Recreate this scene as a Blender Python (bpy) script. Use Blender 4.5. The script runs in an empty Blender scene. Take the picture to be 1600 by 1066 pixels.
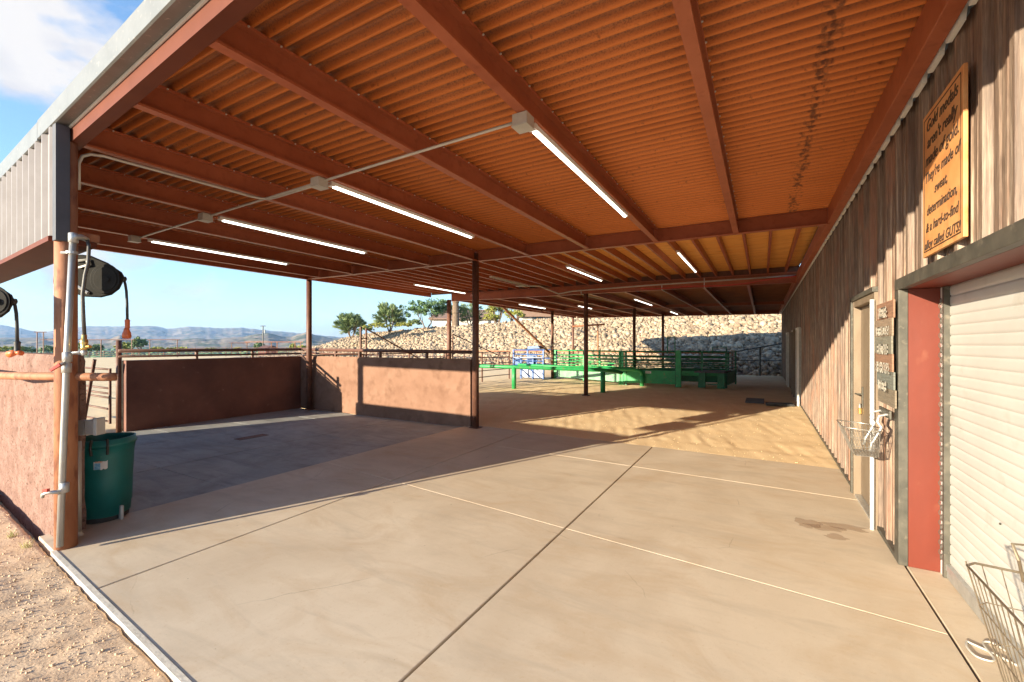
import bpy, bmesh, math, random
import numpy as np
from mathutils import Vector, Matrix
random.seed(7); rng = np.random.default_rng(7)
S = bpy.context.scene
R = math.radians
# ---------------------------------------------------------------- camera, sun, sky, exposure
H = 1.65; F = 690.0; CX = 800.0; CY = 538.5
TH = math.atan(391 / F); CT, ST = math.cos(TH), math.sin(TH)
cam = bpy.data.cameras.new("camera"); co = bpy.data.objects.new("camera", cam); S.collection.objects.link(co)
cam.sensor_width = 36; cam.lens = F / 1600 * 36; cam.shift_y = 5.5 / 1600
cam.clip_start = 0.05; cam.clip_end = 30000
co.location = (0, 0, H); co.rotation_euler = (R(90), 0, TH)
S.camera = co
S.render.resolution_x = 1024; S.render.resolution_y = 682
SUN_AZ, SUN_EL = R(23.5), R(12.3)
travel = Vector((math.sin(SUN_AZ) * math.cos(SUN_EL), math.cos(SUN_AZ) * math.cos(SUN_EL), -math.sin(SUN_EL)))
sl = bpy.data.lights.new("sun", 'SUN'); sl.energy = 5.0; sl.angle = R(0.5); sl.color = (1.0, 0.875, 0.655)
so = bpy.data.objects.new("sun", sl); S.collection.objects.link(so)
so.rotation_euler = travel.to_track_quat('-Z', 'Y').to_euler()
S.view_settings.view_transform = 'Standard'; S.view_settings.look = 'None'
S.view_settings.exposure = 1.7; S.view_settings.gamma = 1.0; S.view_settings.use_curve_mapping = False
w = bpy.data.worlds.new("World"); S.world = w; w.use_nodes = True
nt = w.node_tree; nt.nodes.clear()
def N(nt, t, **k):
    n = nt.nodes.new(t)
    for a, b in k.items(): setattr(n, a, b)
    return n
sky = N(nt, 'ShaderNodeTexSky', sky_type='NISHITA', sun_disc=False)
sky.sun_elevation = SUN_EL; sky.sun_rotation = R(180 + 23.5)
sky.air_density = 1.15; sky.dust_density = 0.35; sky.ozone_density = 3.5; sky.altitude = 600
bg = N(nt, 'ShaderNodeBackground'); bg.inputs[1].default_value = 0.12
wo = N(nt, 'ShaderNodeOutputWorld')
tc = N(nt, 'ShaderNodeTexCoord')
mp = N(nt, 'ShaderNodeMapping'); mp.inputs['Scale'].default_value = (1.2, 1.2, 2.6); mp.inputs['Location'].default_value = (0.9, 0.4, 0.0)
nz = N(nt, 'ShaderNodeTexNoise'); nz.inputs['Scale'].default_value = 2.6; nz.inputs['Detail'].default_value = 9; nz.inputs['Roughness'].default_value = 0.56
rp = N(nt, 'ShaderNodeValToRGB'); rp.color_ramp.elements[0].position = 0.55; rp.color_ramp.elements[1].position = 0.66
# a big cumulus to the west-north-west, high up
dp = N(nt, 'ShaderNodeVectorMath', operation='DOT_PRODUCT')
def pixdir(u, v):
    a = (u - CX) / F; b = (CY - v) / F
    return Vector((-ST + CT * a, CT + ST * a, b)).normalized()
nrm = N(nt, 'ShaderNodeVectorMath', operation='NORMALIZE')
dp.inputs[1].default_value = pixdir(60, 10)
mr = N(nt, 'ShaderNodeMapRange'); mr.inputs[1].default_value = 0.93; mr.inputs[2].default_value = 1.0; mr.inputs[3].default_value = 0; mr.inputs[4].default_value = 0.15
ad = N(nt, 'ShaderNodeMath', operation='ADD')
sx = N(nt, 'ShaderNodeSeparateXYZ')
mr2 = N(nt, 'ShaderNodeMapRange'); mr2.inputs[1].default_value = 0.0; mr2.inputs[2].default_value = 0.28; mr2.inputs[3].default_value = 0.05; mr2.inputs[4].default_value = -0.05
ad2 = N(nt, 'ShaderNodeMath', operation='ADD')
mx = N(nt, 'ShaderNodeMixRGB')
nz2 = N(nt, 'ShaderNodeTexNoise'); nz2.inputs['Scale'].default_value = 5; nz2.inputs['Detail'].default_value = 5
rc = N(nt, 'ShaderNodeValToRGB'); rc.color_ramp.elements[0].color = (1.7, 1.75, 2.0, 1); rc.color_ramp.elements[1].color = (2.55, 2.45, 2.4, 1)
rc.color_ramp.elements[0].position = 0.35; rc.color_ramp.elements[1].position = 0.6
L = nt.links.new
L(tc.outputs['Generated'], nrm.inputs[0]); L(nrm.outputs[0], mp.inputs[0]); L(mp.outputs[0], nz.inputs['Vector'])
L(nrm.outputs[0], dp.inputs[0]); L(dp.outputs['Value'], mr.inputs[0])
L(nrm.outputs[0], sx.inputs[0]); L(sx.outputs['Z'], mr2.inputs[0])
L(nz.outputs['Fac'], ad.inputs[0]); L(mr.outputs[0], ad.inputs[1]); L(ad.outputs[0], ad2.inputs[0]); L(mr2.outputs[0], ad2.inputs[1])
L(ad2.outputs[0], rp.inputs[0]); L(rp.outputs[0], mx.inputs[0])
L(sky.outputs[0], mx.inputs[1]); L(mp.outputs[0], nz2.inputs['Vector']); L(nz2.outputs['Fac'], rc.inputs[0]); L(rc.outputs[0], mx.inputs[2])
L(mx.outputs[0], bg.inputs[0]); L(bg.outputs[0], wo.inputs[0])

# ---------------------------------------------------------------- helpers
def at_depth(u, d, z=None, v=None):
    """world point that lies d metres ahead, in the picture column u of the photograph"""
    a = (u - CX) / F * d
    x, y = -ST * d + CT * a, CT * d + ST * a
    if v is not None: z = H + (CY - v) / F * d
    return Vector((x, y, 0 if z is None else z))
class MB:
    def __init__(s): s.v = []; s.f = []
    def add(s, vs, fs):
        o = len(s.v); s.v += [tuple(p) for p in vs]; s.f += [tuple(i + o for i in f) for f in fs]; return s
    def box(s, x0, x1, y0, y1, z0, z1):
        vs = [(x, y, z) for z in (z0, z1) for y in (y0, y1) for x in (x0, x1)]
        return s.add(vs, [(0, 2, 3, 1), (4, 5, 7, 6), (0, 1, 5, 4), (2, 6, 7, 3), (0, 4, 6, 2), (1, 3, 7, 5)])
    def hexa(s, bot, top):      # four bottom points, four top points, both counter-clockwise
        return s.add(list(bot) + list(top), [(3, 2, 1, 0), (4, 5, 6, 7), (0, 1, 5, 4), (1, 2, 6, 5), (2, 3, 7, 6), (3, 0, 4, 7)])
    def prism(s, poly, a, b):   # poly of points swept from a to b (offset vectors)
        n = len(poly); a = Vector(a); b = Vector(b)
        vs = [Vector(p) + a for p in poly] + [Vector(p) + b for p in poly]
        fs = [tuple(range(n))[::-1], tuple(range(n, 2 * n))] + [(i, (i + 1) % n, n + (i + 1) % n, n + i) for i in range(n)]
        return s.add(vs, fs)
    def tube(s, pts, r, n=8, r1=None, cap=True):
        pts = [Vector(p) for p in pts]; m = len(pts); vs = []
        t = (pts[1] - pts[0]).normalized()
        up = Vector((0, 0, 1)) if abs(t.z) < 0.9 else Vector((1, 0, 0))
        for i, p in enumerate(pts):
            if i == 0: t = pts[1] - pts[0]
            elif i == m - 1: t = pts[-1] - pts[-2]
            else: t = (pts[i + 1] - p).normalized() + (p - pts[i - 1]).normalized()
            if t.length < 1e-9: t = pts[i] - pts[i - 1]
            t = t.normalized(); a = t.cross(up)
            if a.length < 1e-6: a = t.cross(Vector((0, 1, 0)))
            a.normalize(); b = a.cross(t).normalized(); up = b
            rr = r if r1 is None else r + (r1 - r) * i / (m - 1)
            for k in range(n):
                q = 2 * math.pi * k / n; vs.append(p + (a * math.cos(q) + b * math.sin(q)) * rr)
        fs = [(i * n + k, i * n + (k + 1) % n, (i + 1) * n + (k + 1) % n, (i + 1) * n + k) for i in range(m - 1) for k in range(n)]
        if cap: fs += [tuple(range(n))[::-1], tuple(range((m - 1) * n, m * n))]
        return s.add(vs, fs)
    def lathe(s, prof, c, n=24, axis='z', cap=True):   # prof: (radius, height)
        vs = []; c = Vector(c)
        for r, h in prof:
            for k in range(n):
                q = 2 * math.pi * k / n; a, b = r * math.cos(q), r * math.sin(q)
                vs.append(c + (Vector((a, b, h)) if axis == 'z' else Vector((a, h, b)) if axis == 'y' else Vector((h, a, b))))
        m = len(prof)
        fs = [(i * n + k, i * n + (k + 1) % n, (i + 1) * n + (k + 1) % n, (i + 1) * n + k) for i in range(m - 1) for k in range(n)]
        if cap: fs += [tuple(range(n))[::-1], tuple(range((m - 1) * n, m * n))]
        return s.add(vs, fs)
ORG = {}
def link(o): S.collection.objects.link(o)
def tag(o, label=None, cat=None, group=None, kind=None):
    for k, v in (('label', label), ('category', cat), ('group', group), ('kind', kind)):
        if v: o[k] = v
    return o
def thing(name, loc, label, cat, group=None):
    o = bpy.data.objects.new(name, None); link(o); o.location = loc; o.empty_display_size = 0.1
    ORG[o] = Vector(loc); return tag(o, label, cat, group)
def obj(name, mb, m, parent=None, smooth=False, label=None, loc=None, bevel=0):
    """world-space mesh -> one object; under a parent it is stored relative to the thing's origin"""
    org = ORG[parent] if parent is not None else Vector(loc if loc else (0, 0, 0))
    me = bpy.data.meshes.new(name)
    me.from_pydata([(p[0] - org.x, p[1] - org.y, p[2] - org.z) for p in mb.v], [], mb.f)
    bm = bmesh.new(); bm.from_mesh(me); bmesh.ops.recalc_face_normals(bm, faces=bm.faces); bm.to_mesh(me); bm.free()
    me.materials.append(m)
    if smooth: me.shade_smooth()
    o = bpy.data.objects.new(name, me); link(o)
    if parent is not None: o.parent = parent
    else: o.location = org
    ORG[o] = org
    if bevel:
        b = o.modifiers.new('bevel', 'BEVEL'); b.width = bevel; b.segments = 2; b.limit_method = 'ANGLE'
    if smooth == 'auto': pass
    if label: o['label'] = label
    return o
def npobj(name, v, f, m, smooth=True, parent=None, org=(0, 0, 0)):
    me = bpy.data.meshes.new(name); v = np.asarray(v, dtype=np.float32) - np.array(org, dtype=np.float32); f = np.asarray(f, dtype=np.int32)
    k = f.shape[1]
    me.vertices.add(len(v)); me.vertices.foreach_set('co', v.ravel())
    me.loops.add(f.size); me.loops.foreach_set('vertex_index', f.ravel())
    me.polygons.add(len(f)); me.polygons.foreach_set('loop_start', np.arange(0, f.size, k, dtype=np.int32))
    me.polygons.foreach_set('loop_total', np.full(len(f), k, dtype=np.int32))
    me.update(calc_edges=True); me.validate()
    me.materials.append(m)
    if smooth: me.shade_smooth()
    o = bpy.data.objects.new(name, me); link(o)
    if parent is not None: o.parent = parent
    else: o.location = org
    ORG[o] = Vector(org)
    return o
def duplicate(root, loc, label=None, group=None):
    r = root.copy(); link(r); r.location = loc
    if label: r['label'] = label
    if group: r['group'] = group
    for c in list(root.children):
        d = c.copy(); link(d); d.parent = r
        for g in list(c.children):
            e = g.copy(); link(e); e.parent = d
    return r

# ---------------------------------------------------------------- materials
def newmat(name):
    m = bpy.data.materials.new(name); m.use_nodes = True
    return m, m.node_tree, m.node_tree.nodes['Principled BSDF']
def pm(name, c1, c2=None, scale=8, rough=0.6, metal=0.0, bump=0.0, stretch=(1, 1, 1), detail=6, lo=0.35, hi=0.65, bscale=None, c3=None, s3=60, f3=(0.6, 0.75), spec=0.5, bdist=0.01, rvar=0.0, island=0.0):
    m, nt, b = newmat(name); L = nt.links.new
    b.inputs['Roughness'].default_value = rough; b.inputs['Metallic'].default_value = metal
    b.inputs['Specular IOR Level'].default_value = spec
    tc = N(nt, 'ShaderNodeTexCoord'); mp = N(nt, 'ShaderNodeMapping'); mp.inputs['Scale'].default_value = stretch
    L(tc.outputs['Object'], mp.inputs[0])
    n = N(nt, 'ShaderNodeTexNoise'); n.inputs['Scale'].default_value = scale; n.inputs['Detail'].default_value = detail; n.inputs['Roughness'].default_value = 0.62
    L(mp.outputs[0], n.inputs['Vector'])
    r = N(nt, 'ShaderNodeValToRGB'); r.color_ramp.elements[0].position = lo; r.color_ramp.elements[1].position = hi
    r.color_ramp.elements[0].color = (*c1, 1); r.color_ramp.elements[1].color = (*(c2 or c1), 1)
    L(n.outputs['Fac'], r.inputs[0]); out = r.outputs[0]
    if c3:
        n3 = N(nt, 'ShaderNodeTexNoise'); n3.inputs['Scale'].default_value = s3; n3.inputs['Detail'].default_value = 4
        L(mp.outputs[0], n3.inputs['Vector'])
        r3 = N(nt, 'ShaderNodeMapRange'); r3.inputs[1].default_value = f3[0]; r3.inputs[2].default_value = f3[1]
        L(n3.outputs['Fac'], r3.inputs[0])
        mx = N(nt, 'ShaderNodeMixRGB'); mx.inputs[2].default_value = (*c3, 1)
        L(r3.outputs[0], mx.inputs[0]); L(out, mx.inputs[1]); out = mx.outputs[0]
    if island:
        g = N(nt, 'ShaderNodeNewGeometry'); hs = N(nt, 'ShaderNodeHueSaturation')
        mr = N(nt, 'ShaderNodeMapRange'); mr.inputs[3].default_value = 1 - island; mr.inputs[4].default_value = 1 + island
        L(g.outputs['Random Per Island'], mr.inputs[0]); L(mr.outputs[0], hs.inputs['Value']); L(out, hs.inputs['Color']); out = hs.outputs[0]
    L(out, b.inputs['Base Color'])
    if rvar:
        mr = N(nt, 'ShaderNodeMapRange'); mr.inputs[3].default_value = rough - rvar; mr.inputs[4].default_value = rough + rvar
        L(n.outputs['Fac'], mr.inputs[0]); L(mr.outputs[0], b.inputs['Roughness'])
    if bump:
        nb = N(nt, 'ShaderNodeTexNoise'); nb.inputs['Scale'].default_value = bscale or scale * 4; nb.inputs['Detail'].default_value = 5
        L(mp.outputs[0], nb.inputs['Vector'])
        bp = N(nt, 'ShaderNodeBump'); bp.inputs['Strength'].default_value = bump; bp.inputs['Distance'].default_value = bdist
        L(nb.outputs['Fac'], bp.inputs['Height']); L(bp.outputs[0], b.inputs['Normal'])
    return m
def emat(name, c, s):
    m, nt, b = newmat(name); b.inputs['Base Color'].default_value = (*c, 1)
    b.inputs['Emission Color'].default_value = (*c, 1); b.inputs['Emission Strength'].default_value = s
    return m
M = {}
M['sand'] = pm('sand', (0.74, 0.535, 0.305), (0.84, 0.64, 0.395), 1.4, 0.95, 0, 0.3, bscale=26, c3=(0.58, 0.40, 0.225), s3=22, f3=(0.62, 0.8), spec=0.1, bdist=0.008, lo=0.3, hi=0.7)
M['dirt'] = pm('dirt', (0.56, 0.385, 0.25), (0.72, 0.53, 0.36), 5, 0.95, 0, 0.35, bscale=55, c3=(0.36, 0.24, 0.155), s3=38, f3=(0.6, 0.72), spec=0.1, bdist=0.01)
M['concrete'] = pm('concrete', (0.50, 0.435, 0.34), (0.60, 0.53, 0.425), 0.9, 0.75, 0, 0.12, bscale=120, c3=(0.54, 0.435, 0.31), s3=2.3, f3=(0.48, 0.72), spec=0.3, bdist=0.003, stretch=(1.0, 0.55, 1), detail=9, lo=0.3, hi=0.7, rvar=0.08)
M['concrete_grey'] = pm('concrete_grey', (0.24, 0.245, 0.235), (0.40, 0.395, 0.37), 1.1, 0.7, 0, 0.2, bscale=90, c3=(0.18, 0.18, 0.175), s3=2.0, f3=(0.5, 0.7), spec=0.3, bdist=0.003, detail=9, stretch=(0.6, 1.1, 1), rvar=0.12)
def concrete_mat(name, base, lighter, brown, grey):
    m, nt, b = newmat(name); L = nt.links.new; tc = N(nt, 'ShaderNodeTexCoord')
    def noise(sc, st, lo, hi, det=8, rg=0.65, dist=0.0, amt=1.0):
        mp = N(nt, 'ShaderNodeMapping'); mp.inputs['Scale'].default_value = st; L(tc.outputs['Object'], mp.inputs[0])
        n = N(nt, 'ShaderNodeTexNoise'); n.inputs['Scale'].default_value = sc; n.inputs['Detail'].default_value = det; n.inputs['Roughness'].default_value = rg; n.inputs['Distortion'].default_value = dist
        L(mp.outputs[0], n.inputs['Vector']); mr = N(nt, 'ShaderNodeMapRange'); mr.inputs[1].default_value = lo; mr.inputs[2].default_value = hi; mr.inputs[4].default_value = amt
        L(n.outputs['Fac'], mr.inputs[0]); return mr.outputs[0]
    def mix(fac, a, col, mode='MIX'):
        mx = N(nt, 'ShaderNodeMixRGB', blend_type=mode); mx.inputs[2].default_value = (*col, 1); L(fac, mx.inputs[0])
        if isinstance(a, tuple): mx.inputs[1].default_value = (*a, 1)
        else: L(a, mx.inputs[1])
        return mx.outputs[0]
    c = mix(noise(0.8, (1, 0.7, 1), 0.35, 0.65, dist=0.6), base, lighter)
    c = mix(noise(1.7, (0.6, 1, 1), 0.48, 0.72, dist=1.5, amt=0.75), c, brown)
    c = mix(noise(3.1, (0.35, 1.6, 1), 0.50, 0.70, dist=0.8, amt=0.55), c, grey)
    c = mix(noise(9, (0.25, 1.2, 1), 0.52, 0.72, rg=0.75, amt=0.45), c, lighter)
    c = mix(noise(38, (1, 1, 1), 0.58, 0.70, det=3, amt=0.35), c, brown)
    c = mix(noise(170, (1, 1, 1), 0.60, 0.72, det=2, amt=0.45), c, grey)
    c = mix(noise(16, (1, 1, 1), 0.735, 0.76, det=3, amt=0.8), c, (0.14, 0.10, 0.07))
    nd = N(nt, 'ShaderNodeTexNoise'); nd.inputs['Scale'].default_value = 3.0; nd.inputs['Detail'].default_value = 5; L(tc.outputs['Object'], nd.inputs['Vector'])
    mv = N(nt, 'ShaderNodeVectorMath', operation='MULTIPLY_ADD'); mv.inputs[1].default_value = (0.15, 0.15, 0); L(nd.outputs['Color'], mv.inputs[0]); L(tc.outputs['Object'], mv.inputs[2])
    vo = N(nt, 'ShaderNodeTexVoronoi', feature='DISTANCE_TO_EDGE'); vo.inputs['Scale'].default_value = 0.42; L(mv.outputs[0], vo.inputs['Vector'])
    ck = N(nt, 'ShaderNodeMapRange'); ck.inputs[1].default_value = 0.0022; ck.inputs[2].default_value = 0.0006; ck.inputs[4].default_value = 0.35; L(vo.outputs['Distance'], ck.inputs[0])
    cm_ = N(nt, 'ShaderNodeMath', operation='MULTIPLY'); L(ck.outputs[0], cm_.inputs[0]); L(noise(0.9, (1, 1, 1), 0.52, 0.6, det=3), cm_.inputs[1])
    c = mix(cm_.outputs[0], c, (0.12, 0.085, 0.06))
    L(c, b.inputs['Base Color']); b.inputs['Specular IOR Level'].default_value = 0.3
    L(noise(2.2, (1, 1, 1), 0.3, 0.7, amt=0.3), b.inputs['Roughness'])
    ra = N(nt, 'ShaderNodeMath', operation='ADD'); ra.inputs[1].default_value = 0.55; L(noise(2.2, (1, 1, 1), 0.3, 0.7, amt=0.3), ra.inputs[0]); L(ra.outputs[0], b.inputs['Roughness'])
    bp = N(nt, 'ShaderNodeBump'); bp.inputs['Strength'].default_value = 0.10; bp.inputs['Distance'].default_value = 0.002; L(noise(140, (0.7, 1, 1), 0.2, 0.8, det=6), bp.inputs['Height']); L(bp.outputs[0], b.inputs['Normal'])
    return m
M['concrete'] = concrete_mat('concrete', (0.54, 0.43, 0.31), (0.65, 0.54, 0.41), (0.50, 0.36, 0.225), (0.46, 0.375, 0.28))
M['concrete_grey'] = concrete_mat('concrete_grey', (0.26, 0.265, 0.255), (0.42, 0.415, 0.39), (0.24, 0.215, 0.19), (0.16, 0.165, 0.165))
M['joint'] = pm('joint', (0.09, 0.07, 0.055), (0.13, 0.10, 0.08), 30, 0.95)
M['edge_white'] = pm('pale_edge', (0.46, 0.42, 0.36), (0.58, 0.53, 0.46), 10, 0.8, bump=0.3)
M['red_steel'] = pm('red_oxide_paint', (0.33, 0.088, 0.038), (0.40, 0.115, 0.052), 3, 0.4, 0, 0.04, c3=(0.29, 0.075, 0.032), s3=14, f3=(0.55, 0.75), spec=0.35)
M['front_red_dimmed'] = pm('sun_offset_red', (0.115, 0.030, 0.015), (0.145, 0.040, 0.020), 3, 0.6, spec=0.2)  # beam red darkened in the colour to offset sun on the front
M['brown_steel'] = pm('brown_steel', (0.105, 0.045, 0.030), (0.155, 0.07, 0.045), 6, 0.55, 0.1, 0.15, c3=(0.21, 0.09, 0.045), s3=25, f3=(0.58, 0.72))
M['rust_post'] = pm('rusty_post', (0.27, 0.10, 0.045), (0.40, 0.175, 0.085), 5, 0.7, 0, 0.25, c3=(0.19, 0.06, 0.03), s3=18, f3=(0.52, 0.7), stretch=(1, 1, 0.35))
M['galv'] = pm('galvanised', (0.38, 0.375, 0.355), (0.50, 0.49, 0.465), 12, 0.4, 0.55, 0.1, spec=0.5, stretch=(1, 1, 0.4))
M['alu'] = pm('painted_trim', (0.155, 0.16, 0.155), (0.19, 0.195, 0.19), 5, 0.45, 0.1, 0.05, c3=(0.33, 0.30, 0.26), s3=40, f3=(0.63, 0.72))
M['stucco'] = pm('pink_stucco', (0.20, 0.118, 0.094), (0.285, 0.182, 0.15), 6, 0.95, 0, 1.0, bscale=42, c3=(0.13, 0.075, 0.058), s3=30, f3=(0.56, 0.68), spec=0.1, bdist=0.02)
M['pen_wall'] = pm('smooth_stucco', (0.215, 0.118, 0.08), (0.27, 0.155, 0.108), 2.2, 0.9, 0, 0.5, bscale=60, c3=(0.175, 0.095, 0.063), s3=5, f3=(0.52, 0.75), spec=0.15, bdist=0.006)
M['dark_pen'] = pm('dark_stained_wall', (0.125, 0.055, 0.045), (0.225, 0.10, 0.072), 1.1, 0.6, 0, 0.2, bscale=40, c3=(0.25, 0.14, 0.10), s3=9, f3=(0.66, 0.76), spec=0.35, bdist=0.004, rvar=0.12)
M['green'] = pm('green_paint', (0.018, 0.24, 0.07), (0.03, 0.33, 0.10), 5, 0.45, 0, 0.08, c3=(0.16, 0.20, 0.08), s3=11, f3=(0.6, 0.75))
M['dark_green'] = pm('dark_green_paint', (0.008, 0.12, 0.045), (0.015, 0.18, 0.07), 5, 0.45, 0, 0.08, c3=(0.12, 0.13, 0.06), s3=16, f3=(0.62, 0.75))
M['blue'] = pm('blue_paint', (0.012, 0.065, 0.24), (0.025, 0.11, 0.34), 5, 0.4, 0, 0.05)
M['pale_blue'] = pm('pale_blue_panel', (0.28, 0.33, 0.46), (0.38, 0.43, 0.55), 4, 0.5)
M['white_door'] = pm('white_slats', (0.50, 0.475, 0.44), (0.56, 0.54, 0.50), 1.5, 0.45, 0, 0.03, c3=(0.44, 0.41, 0.36), s3=5, f3=(0.62, 0.8))
M['white'] = pm('white_paint', (0.70, 0.68, 0.64), (0.78, 0.76, 0.72), 6, 0.5)
M['conduit'] = pm('conduit_grey', (0.50, 0.47, 0.42), (0.60, 0.57, 0.51), 8, 0.45, 0.3)
M['box_grey'] = pm('box_grey', (0.44, 0.42, 0.38), (0.53, 0.51, 0.46), 8, 0.5, 0.1)
M['trim_dark'] = pm('dark_trim', (0.055, 0.052, 0.042), (0.105, 0.095, 0.075), 7, 0.5, 0.2, 0.1, c3=(0.15, 0.13, 0.1), s3=20, f3=(0.6, 0.7))
M['jamb_red'] = pm('red_jamb', (0.125, 0.0175, 0.0065), (0.155, 0.023, 0.009), 3, 0.5, 0, 0.1, c3=(0.19, 0.05, 0.025), s3=11, f3=(0.62, 0.80), stretch=(1, 1, 0.5))
M['door_tan'] = pm('tan_door', (0.17, 0.12, 0.078), (0.215, 0.16, 0.108), 4, 0.5, 0, 0.05, stretch=(2, 2, 0.5))
M['rubber'] = pm('black_rubber', (0.025, 0.025, 0.025), (0.045, 0.043, 0.04), 10, 0.6)
M['reel_plastic'] = pm('grey_plastic', (0.020, 0.019, 0.017), (0.028, 0.026, 0.023), 8, 0.9, 0, 0.1, spec=0.15)
M['hose'] = pm('hose', (0.06, 0.055, 0.05), (0.10, 0.09, 0.08), 9, 0.5)
M['orange'] = pm('orange_plastic', (0.62, 0.13, 0.035), (0.72, 0.17, 0.05), 8, 0.45)
M['brass'] = pm('brass', (0.65, 0.42, 0.14), (0.75, 0.5, 0.18), 12, 0.3, 0.9)
M['red_paint'] = pm('red_handle', (0.45, 0.04, 0.03), (0.55, 0.06, 0.04), 12, 0.45)
M['can_green'] = pm('teal_plastic', (0.004, 0.115, 0.105), (0.01, 0.165, 0.148), 3, 0.45, 0, 0.05, c3=(0.03, 0.2, 0.15), s3=22, f3=(0.66, 0.8))
M['paper'] = pm('paper_label', (0.62, 0.6, 0.57), (0.72, 0.7, 0.66), 20, 0.7)
M['label_blue'] = pm('label_blue', (0.06, 0.28, 0.5), (0.3, 0.5, 0.62), 60, 0.7)
M['label_orange'] = pm('label_orange', (0.6, 0.25, 0.15), (0.65, 0.5, 0.4), 60, 0.7)
M['wire'] = pm('chrome_wire', (0.34, 0.31, 0.27), (0.46, 0.43, 0.39), 14, 0.35, 0.8)
M['wire_dark'] = pm('dark_wire', (0.26, 0.20, 0.14), (0.36, 0.30, 0.22), 14, 0.35, 0.8)
M['tube'] = emat('led_tube', (1.0, 0.95, 0.85), 1.6)
M['sign_wood'] = pm('orange_board', (0.60, 0.255, 0.085), (0.72, 0.37, 0.145), 3.0, 0.5, 0, 0.05, c3=(0.50, 0.19, 0.06), s3=7, f3=(0.52, 0.75))
M['ink'] = pm('brown_ink', (0.04, 0.02, 0.01), (0.06, 0.03, 0.015), 20, 0.6)
M['mat_grey'] = pm('rubber_mat', (0.09, 0.09, 0.10), (0.13, 0.13, 0.14), 6, 0.8, 0, 0.2)
M['plywood'] = pm('osb_deck', (0.78, 0.34, 0.07), (0.90, 0.50, 0.14), 3.0, 0.7, 0, 0.15, c3=(0.52, 0.19, 0.04), s3=6, f3=(0.55, 0.72), stretch=(0.35, 3.2, 1))
M['dark_deck'] = pm('dark_steel_deck', (0.26, 0.095, 0.04), (0.36, 0.14, 0.055), 3, 0.6, 0.1, 0.1)
M['bark'] = pm('bark', (0.13, 0.085, 0.055), (0.23, 0.165, 0.11), 14, 0.95, 0, 0.6, stretch=(1, 1, 0.3))
M['leaf_dark'] = pm('leaf_dark', (0.07, 0.14, 0.05), (0.14, 0.225, 0.08), 1.5, 0.6, island=0.45)
M['leaf_mid'] = pm('leaf_mid', (0.15, 0.21, 0.085), (0.24, 0.30, 0.13), 1.5, 0.6, island=0.4)
M['leaf_yellow'] = pm('leaf_yellow', (0.24, 0.26, 0.04), (0.36, 0.34, 0.07), 1.5, 0.6, island=0.4)
M['house_wall'] = pm('house_stucco', (0.62, 0.58, 0.52), (0.70, 0.66, 0.60), 3, 0.9, 0, 0.2)
M['roof_tile'] = pm('roof_tile', (0.20, 0.12, 0.085), (0.30, 0.19, 0.14), 6, 0.8, 0, 0.6, stretch=(1, 1, 4), c3=(0.14, 0.08, 0.06), s3=8)
M['glass_dark'] = pm('window_glass', (0.03, 0.035, 0.04), (0.05, 0.055, 0.06), 4, 0.1)
M['rock'] = pm('riprap_rock', (0.27, 0.20, 0.135), (0.42, 0.33, 0.23), 0.8, 0.9, 0, 0.5, bscale=14, c3=(0.42, 0.29, 0.19), s3=1.7, f3=(0.5, 0.7), island=0.42, spec=0.2, bdist=0.03)
M['bank'] = pm('bank_soil', (0.20, 0.14, 0.09), (0.30, 0.21, 0.14), 2, 0.95, 0, 1, bscale=9, bdist=0.1)
M['hill'] = pm('desert_hill', (0.19, 0.145, 0.105), (0.33, 0.26, 0.19), 0.0035, 0.95, c3=(0.095, 0.105, 0.06), s3=0.012, f3=(0.48, 0.6), spec=0.1)
M['valley'] = pm('valley_floor', (0.16, 0.13, 0.085), (0.32, 0.245, 0.165), 0.012, 0.95, c3=(0.075, 0.095, 0.04), s3=0.05, f3=(0.5, 0.6), spec=0.1)
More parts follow.
